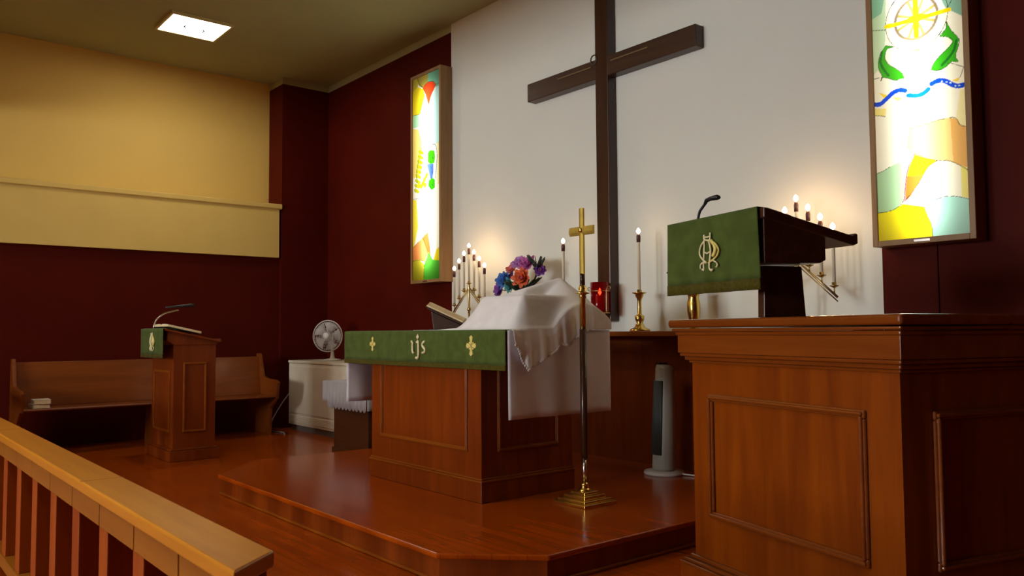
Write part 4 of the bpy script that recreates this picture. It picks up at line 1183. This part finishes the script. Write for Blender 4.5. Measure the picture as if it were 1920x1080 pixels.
# ------------------------------------------------------------------ credence table
ct = thing('credence_table', 'small dark wooden side table half hidden behind the altar', 'table', (-7.22, 3.72, 0))
obj('body', box(B(), 0.0, 0.66, 0.0, 0.42, 0.07, 0.66), M['desk'], ct, bevel=0.003)
obj('plinth', box(B(), -0.015, 0.675, -0.015, 0.435, 0.0, 0.07), M['desk'], ct, bevel=0.004)
obj('top', box(B(), -0.03, 0.69, -0.03, 0.45, 0.66, 0.688), M['desk'], ct, bevel=0.004)
cc = thing('scalloped_cloth', 'white cloth with a scalloped hem on the side table behind the altar', 'tablecloth', (-7.22, 3.72, 0))
obj('top_panel', box(B(), -0.16, 0.70, -0.036, 0.456, 0.6885, 0.6935), M['dim_cloth'], cc)
bm = B()
N = 88
top = []; bot = []
for i in range(N + 1):
    x = -0.05 + 0.75 * i / N
    top.append(bm.verts.new((x, -0.040, 0.692)))
    bot.append(bm.verts.new((x, -0.044 - 0.002 * sin(i * .3), 0.462 - 0.026 * abs(sin(i / N * pi * 11)))))
for i in range(N): bm.faces.new((top[i], top[i + 1], bot[i + 1], bot[i]))
obj('front_drop', bm, M['dim_cloth'], cc, smooth=True, solid=0.003)
for xx, s in ((-0.16, -1), (0.70, 1)):
    rows = [[(xx + s * 0.004 * sin(j) * i / 6 - s * (-0.002), -0.036 + 0.49 * j / 20, 0.692 - (0.19 if s < 0 else 0.24) * i / 6) for j in range(21)] for i in range(7)]
    obj('end_drop', sheet(B(), rows), M['dim_cloth'], cc, smooth=True, solid=0.003)
rows = [[(-0.16 + 0.11 * j / 6, -0.040 + 0.003 * sin(j * 2), 0.692 - 0.19 * i / 6) for j in range(7)] for i in range(7)]
obj('front_corner', sheet(B(), rows), M['dim_cloth'], cc, smooth=True, solid=0.003)

# ------------------------------------------------------------------ tower fan
tf = thing('tower_fan', 'slim grey tower fan standing on the platform under the shelf', 'fan', (-3.855, 4.565, PZ), R(-28))
obj('base', lathe(B(), [(0.135, 0.0), (0.142, 0.008), (0.138, 0.022), (0.10, 0.03), (0.02, 0.032)], n=40), M['white_pl'], tf, smooth=True)
def oval(rx, ry, n=36, cy=0.0): return [(rx * cos(2 * pi * k / n), cy + ry * sin(2 * pi * k / n)) for k in range(n)]
bm = B()
prev = None
secs = [(0.030, 0.088, 0.078, 0.0), (0.05, 0.090, 0.08, 0.0), (0.40, 0.083, 0.074, 0.012), (0.74, 0.075, 0.066, 0.02), (0.765, 0.070, 0.060, 0.022), (0.775, 0.05, 0.045, 0.022)]
rings = []
for z, rx, ry, cy in secs: rings.append([bm.verts.new((x, y, z - y * 0.18 * (z > 0.7))) for x, y in oval(rx, ry, cy=cy)])
for a, b in zip(rings, rings[1:]):
    for k in range(36): bm.faces.new((a[k], a[(k + 1) % 36], b[(k + 1) % 36], b[k]))
bm.faces.new(rings[-1]); bm.faces.new(list(reversed(rings[0])))
obj('housing', bm, M['grey_pl'], tf, smooth=True)
bm = B()
for k in range(13):
    a = R(-90 - 48 + 8 * k)
    pts = []
    for z, s_ in ((0.14, 1.0), (0.40, 0.94), (0.66, 0.875)):
        cy = 0.0 + 0.02 * (z - 0.03) / 0.71
        pts.append((0.0915 * s_ * cos(a), cy + 0.0815 * s_ * sin(a), z))
    tube(bm, pts, 0.0085, 6)
obj('air_grille', bm, M['dark_grille'], tf, smooth=True)
obj('control_panel', box(B(), -0.035, 0.035, -0.035, 0.03, 0.776, 0.786), M['black'], tf, bevel=0.003)
cord('fan_cord', [(-3.72, 4.60, PZ + 0.012), (-3.60, 4.63, PZ + 0.008), (-3.42, 4.62, PZ + 0.008), (-3.2, 4.68, PZ + 0.008)], 0.006, 'pale thin cord trailing from the tower fan across the platform', 'white_pl')

# ------------------------------------------------------------------ communion rail
rl = thing('communion_rail', 'golden oak communion rail with square balusters in the foreground', 'railing', (-1.60, 0.66, 0))
RL = -7.6
bm = B()
# mitred end: near side longer towards the camera
prism(bm, [(RL, 0.0585), (-0.055, 0.0585), (0.045, -0.066), (RL, -0.066)], 'z', 0.664, 0.700)
obj('handrail', bm, M['rail'], rl, bevel=0.007, seg=3)
bm = B()
for xj in (-1.22, -3.0): box(bm, xj - 0.0012, xj + 0.0012, -0.067, 0.0595, 0.6995, 0.7004)
obj('joint_line', bm, M['baluster'], rl)
obj('under_rail', box(B(), RL, -0.06, -0.048, 0.045, 0.630, 0.6635), M['rail_shaded'], rl, bevel=0.003)
obj('bottom_rail', box(B(), RL, -0.03, -0.055, 0.055, 0.10, 0.155), M['rail_shaded'], rl, bevel=0.005)
bxs = [-0.310 - 0.356 * k for k in range(21)]
for k, x in enumerate(bxs):
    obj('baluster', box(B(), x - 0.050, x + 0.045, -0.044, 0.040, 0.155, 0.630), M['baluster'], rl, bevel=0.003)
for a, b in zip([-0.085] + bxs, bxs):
    obj('filler_block', box(B(), b + 0.005, a - 0.005, -0.057, -0.0445, 0.596, 0.6635), M['rail_shaded'], rl, bevel=0.004)
obj('end_post', box(B(), -0.105, -0.03, -0.035, 0.040, 0.0, 0.630), M['baluster'], rl, bevel=0.003)
obj('foot', box(B(), RL + 0.1, RL + 0.2, -0.03, 0.03, 0.0, 0.10), M['baluster'], rl)
obj('foot', box(B(), -3.9, -3.8, -0.03, 0.03, 0.0, 0.10), M['baluster'], rl)

# ------------------------------------------------------------------ pieces that belong to a part rather than to the whole thing
def attach(owner, pairs):
    kids = list(owner.children)
    def st(o): return o.name.split('.')[0]
    for child, part in pairs:
        p_ = next((k for k in kids if st(k) == part), None)
        for k in kids:
            if p_ and st(k) == child: k.parent = p_
for o in list(S.objects):
    if o.parent or o.type != 'EMPTY': continue
    kind_ = o.name.split('.')[0]
    attach(o, {'altar': [('front_panel_moulding', 'body'), ('side_panel_moulding', 'body'), ('base_moulding', 'base_board')],
               'pulpit': [('front_panel_moulding', 'body'), ('side_panel_moulding', 'body'), ('base_moulding', 'base_board')],
               'lectern': [('front_panel_moulding', 'body'), ('side_panel_moulding', 'body')],
               'altar_frontal': [('cross_emblem', 'cloth'), ('letters_ijs', 'cloth')],
               'pulpit_cloth': [('monogram', 'cloth'), ('monogram_infill', 'cloth')],
               'lectern_cloth': [('monogram', 'cloth'), ('monogram_infill', 'cloth')],
               'ceiling_light': [('latch', 'lens')],
               'wall_cross': [('highlight_strip', 'crossbar')],
               'communion_veil': [('lace_edge', 'veil')],
               'processional_cross': [('centre_boss', 'cross_head')],
               'desk_fan': [('badge', 'guard')],
               'convector_heater': [('outlet_grille', 'cabinet')],
               'communion_rail': [('joint_line', 'handrail')],
               'stained_glass_light_box': [('name_plate', 'frame')]}.get(kind_, []))
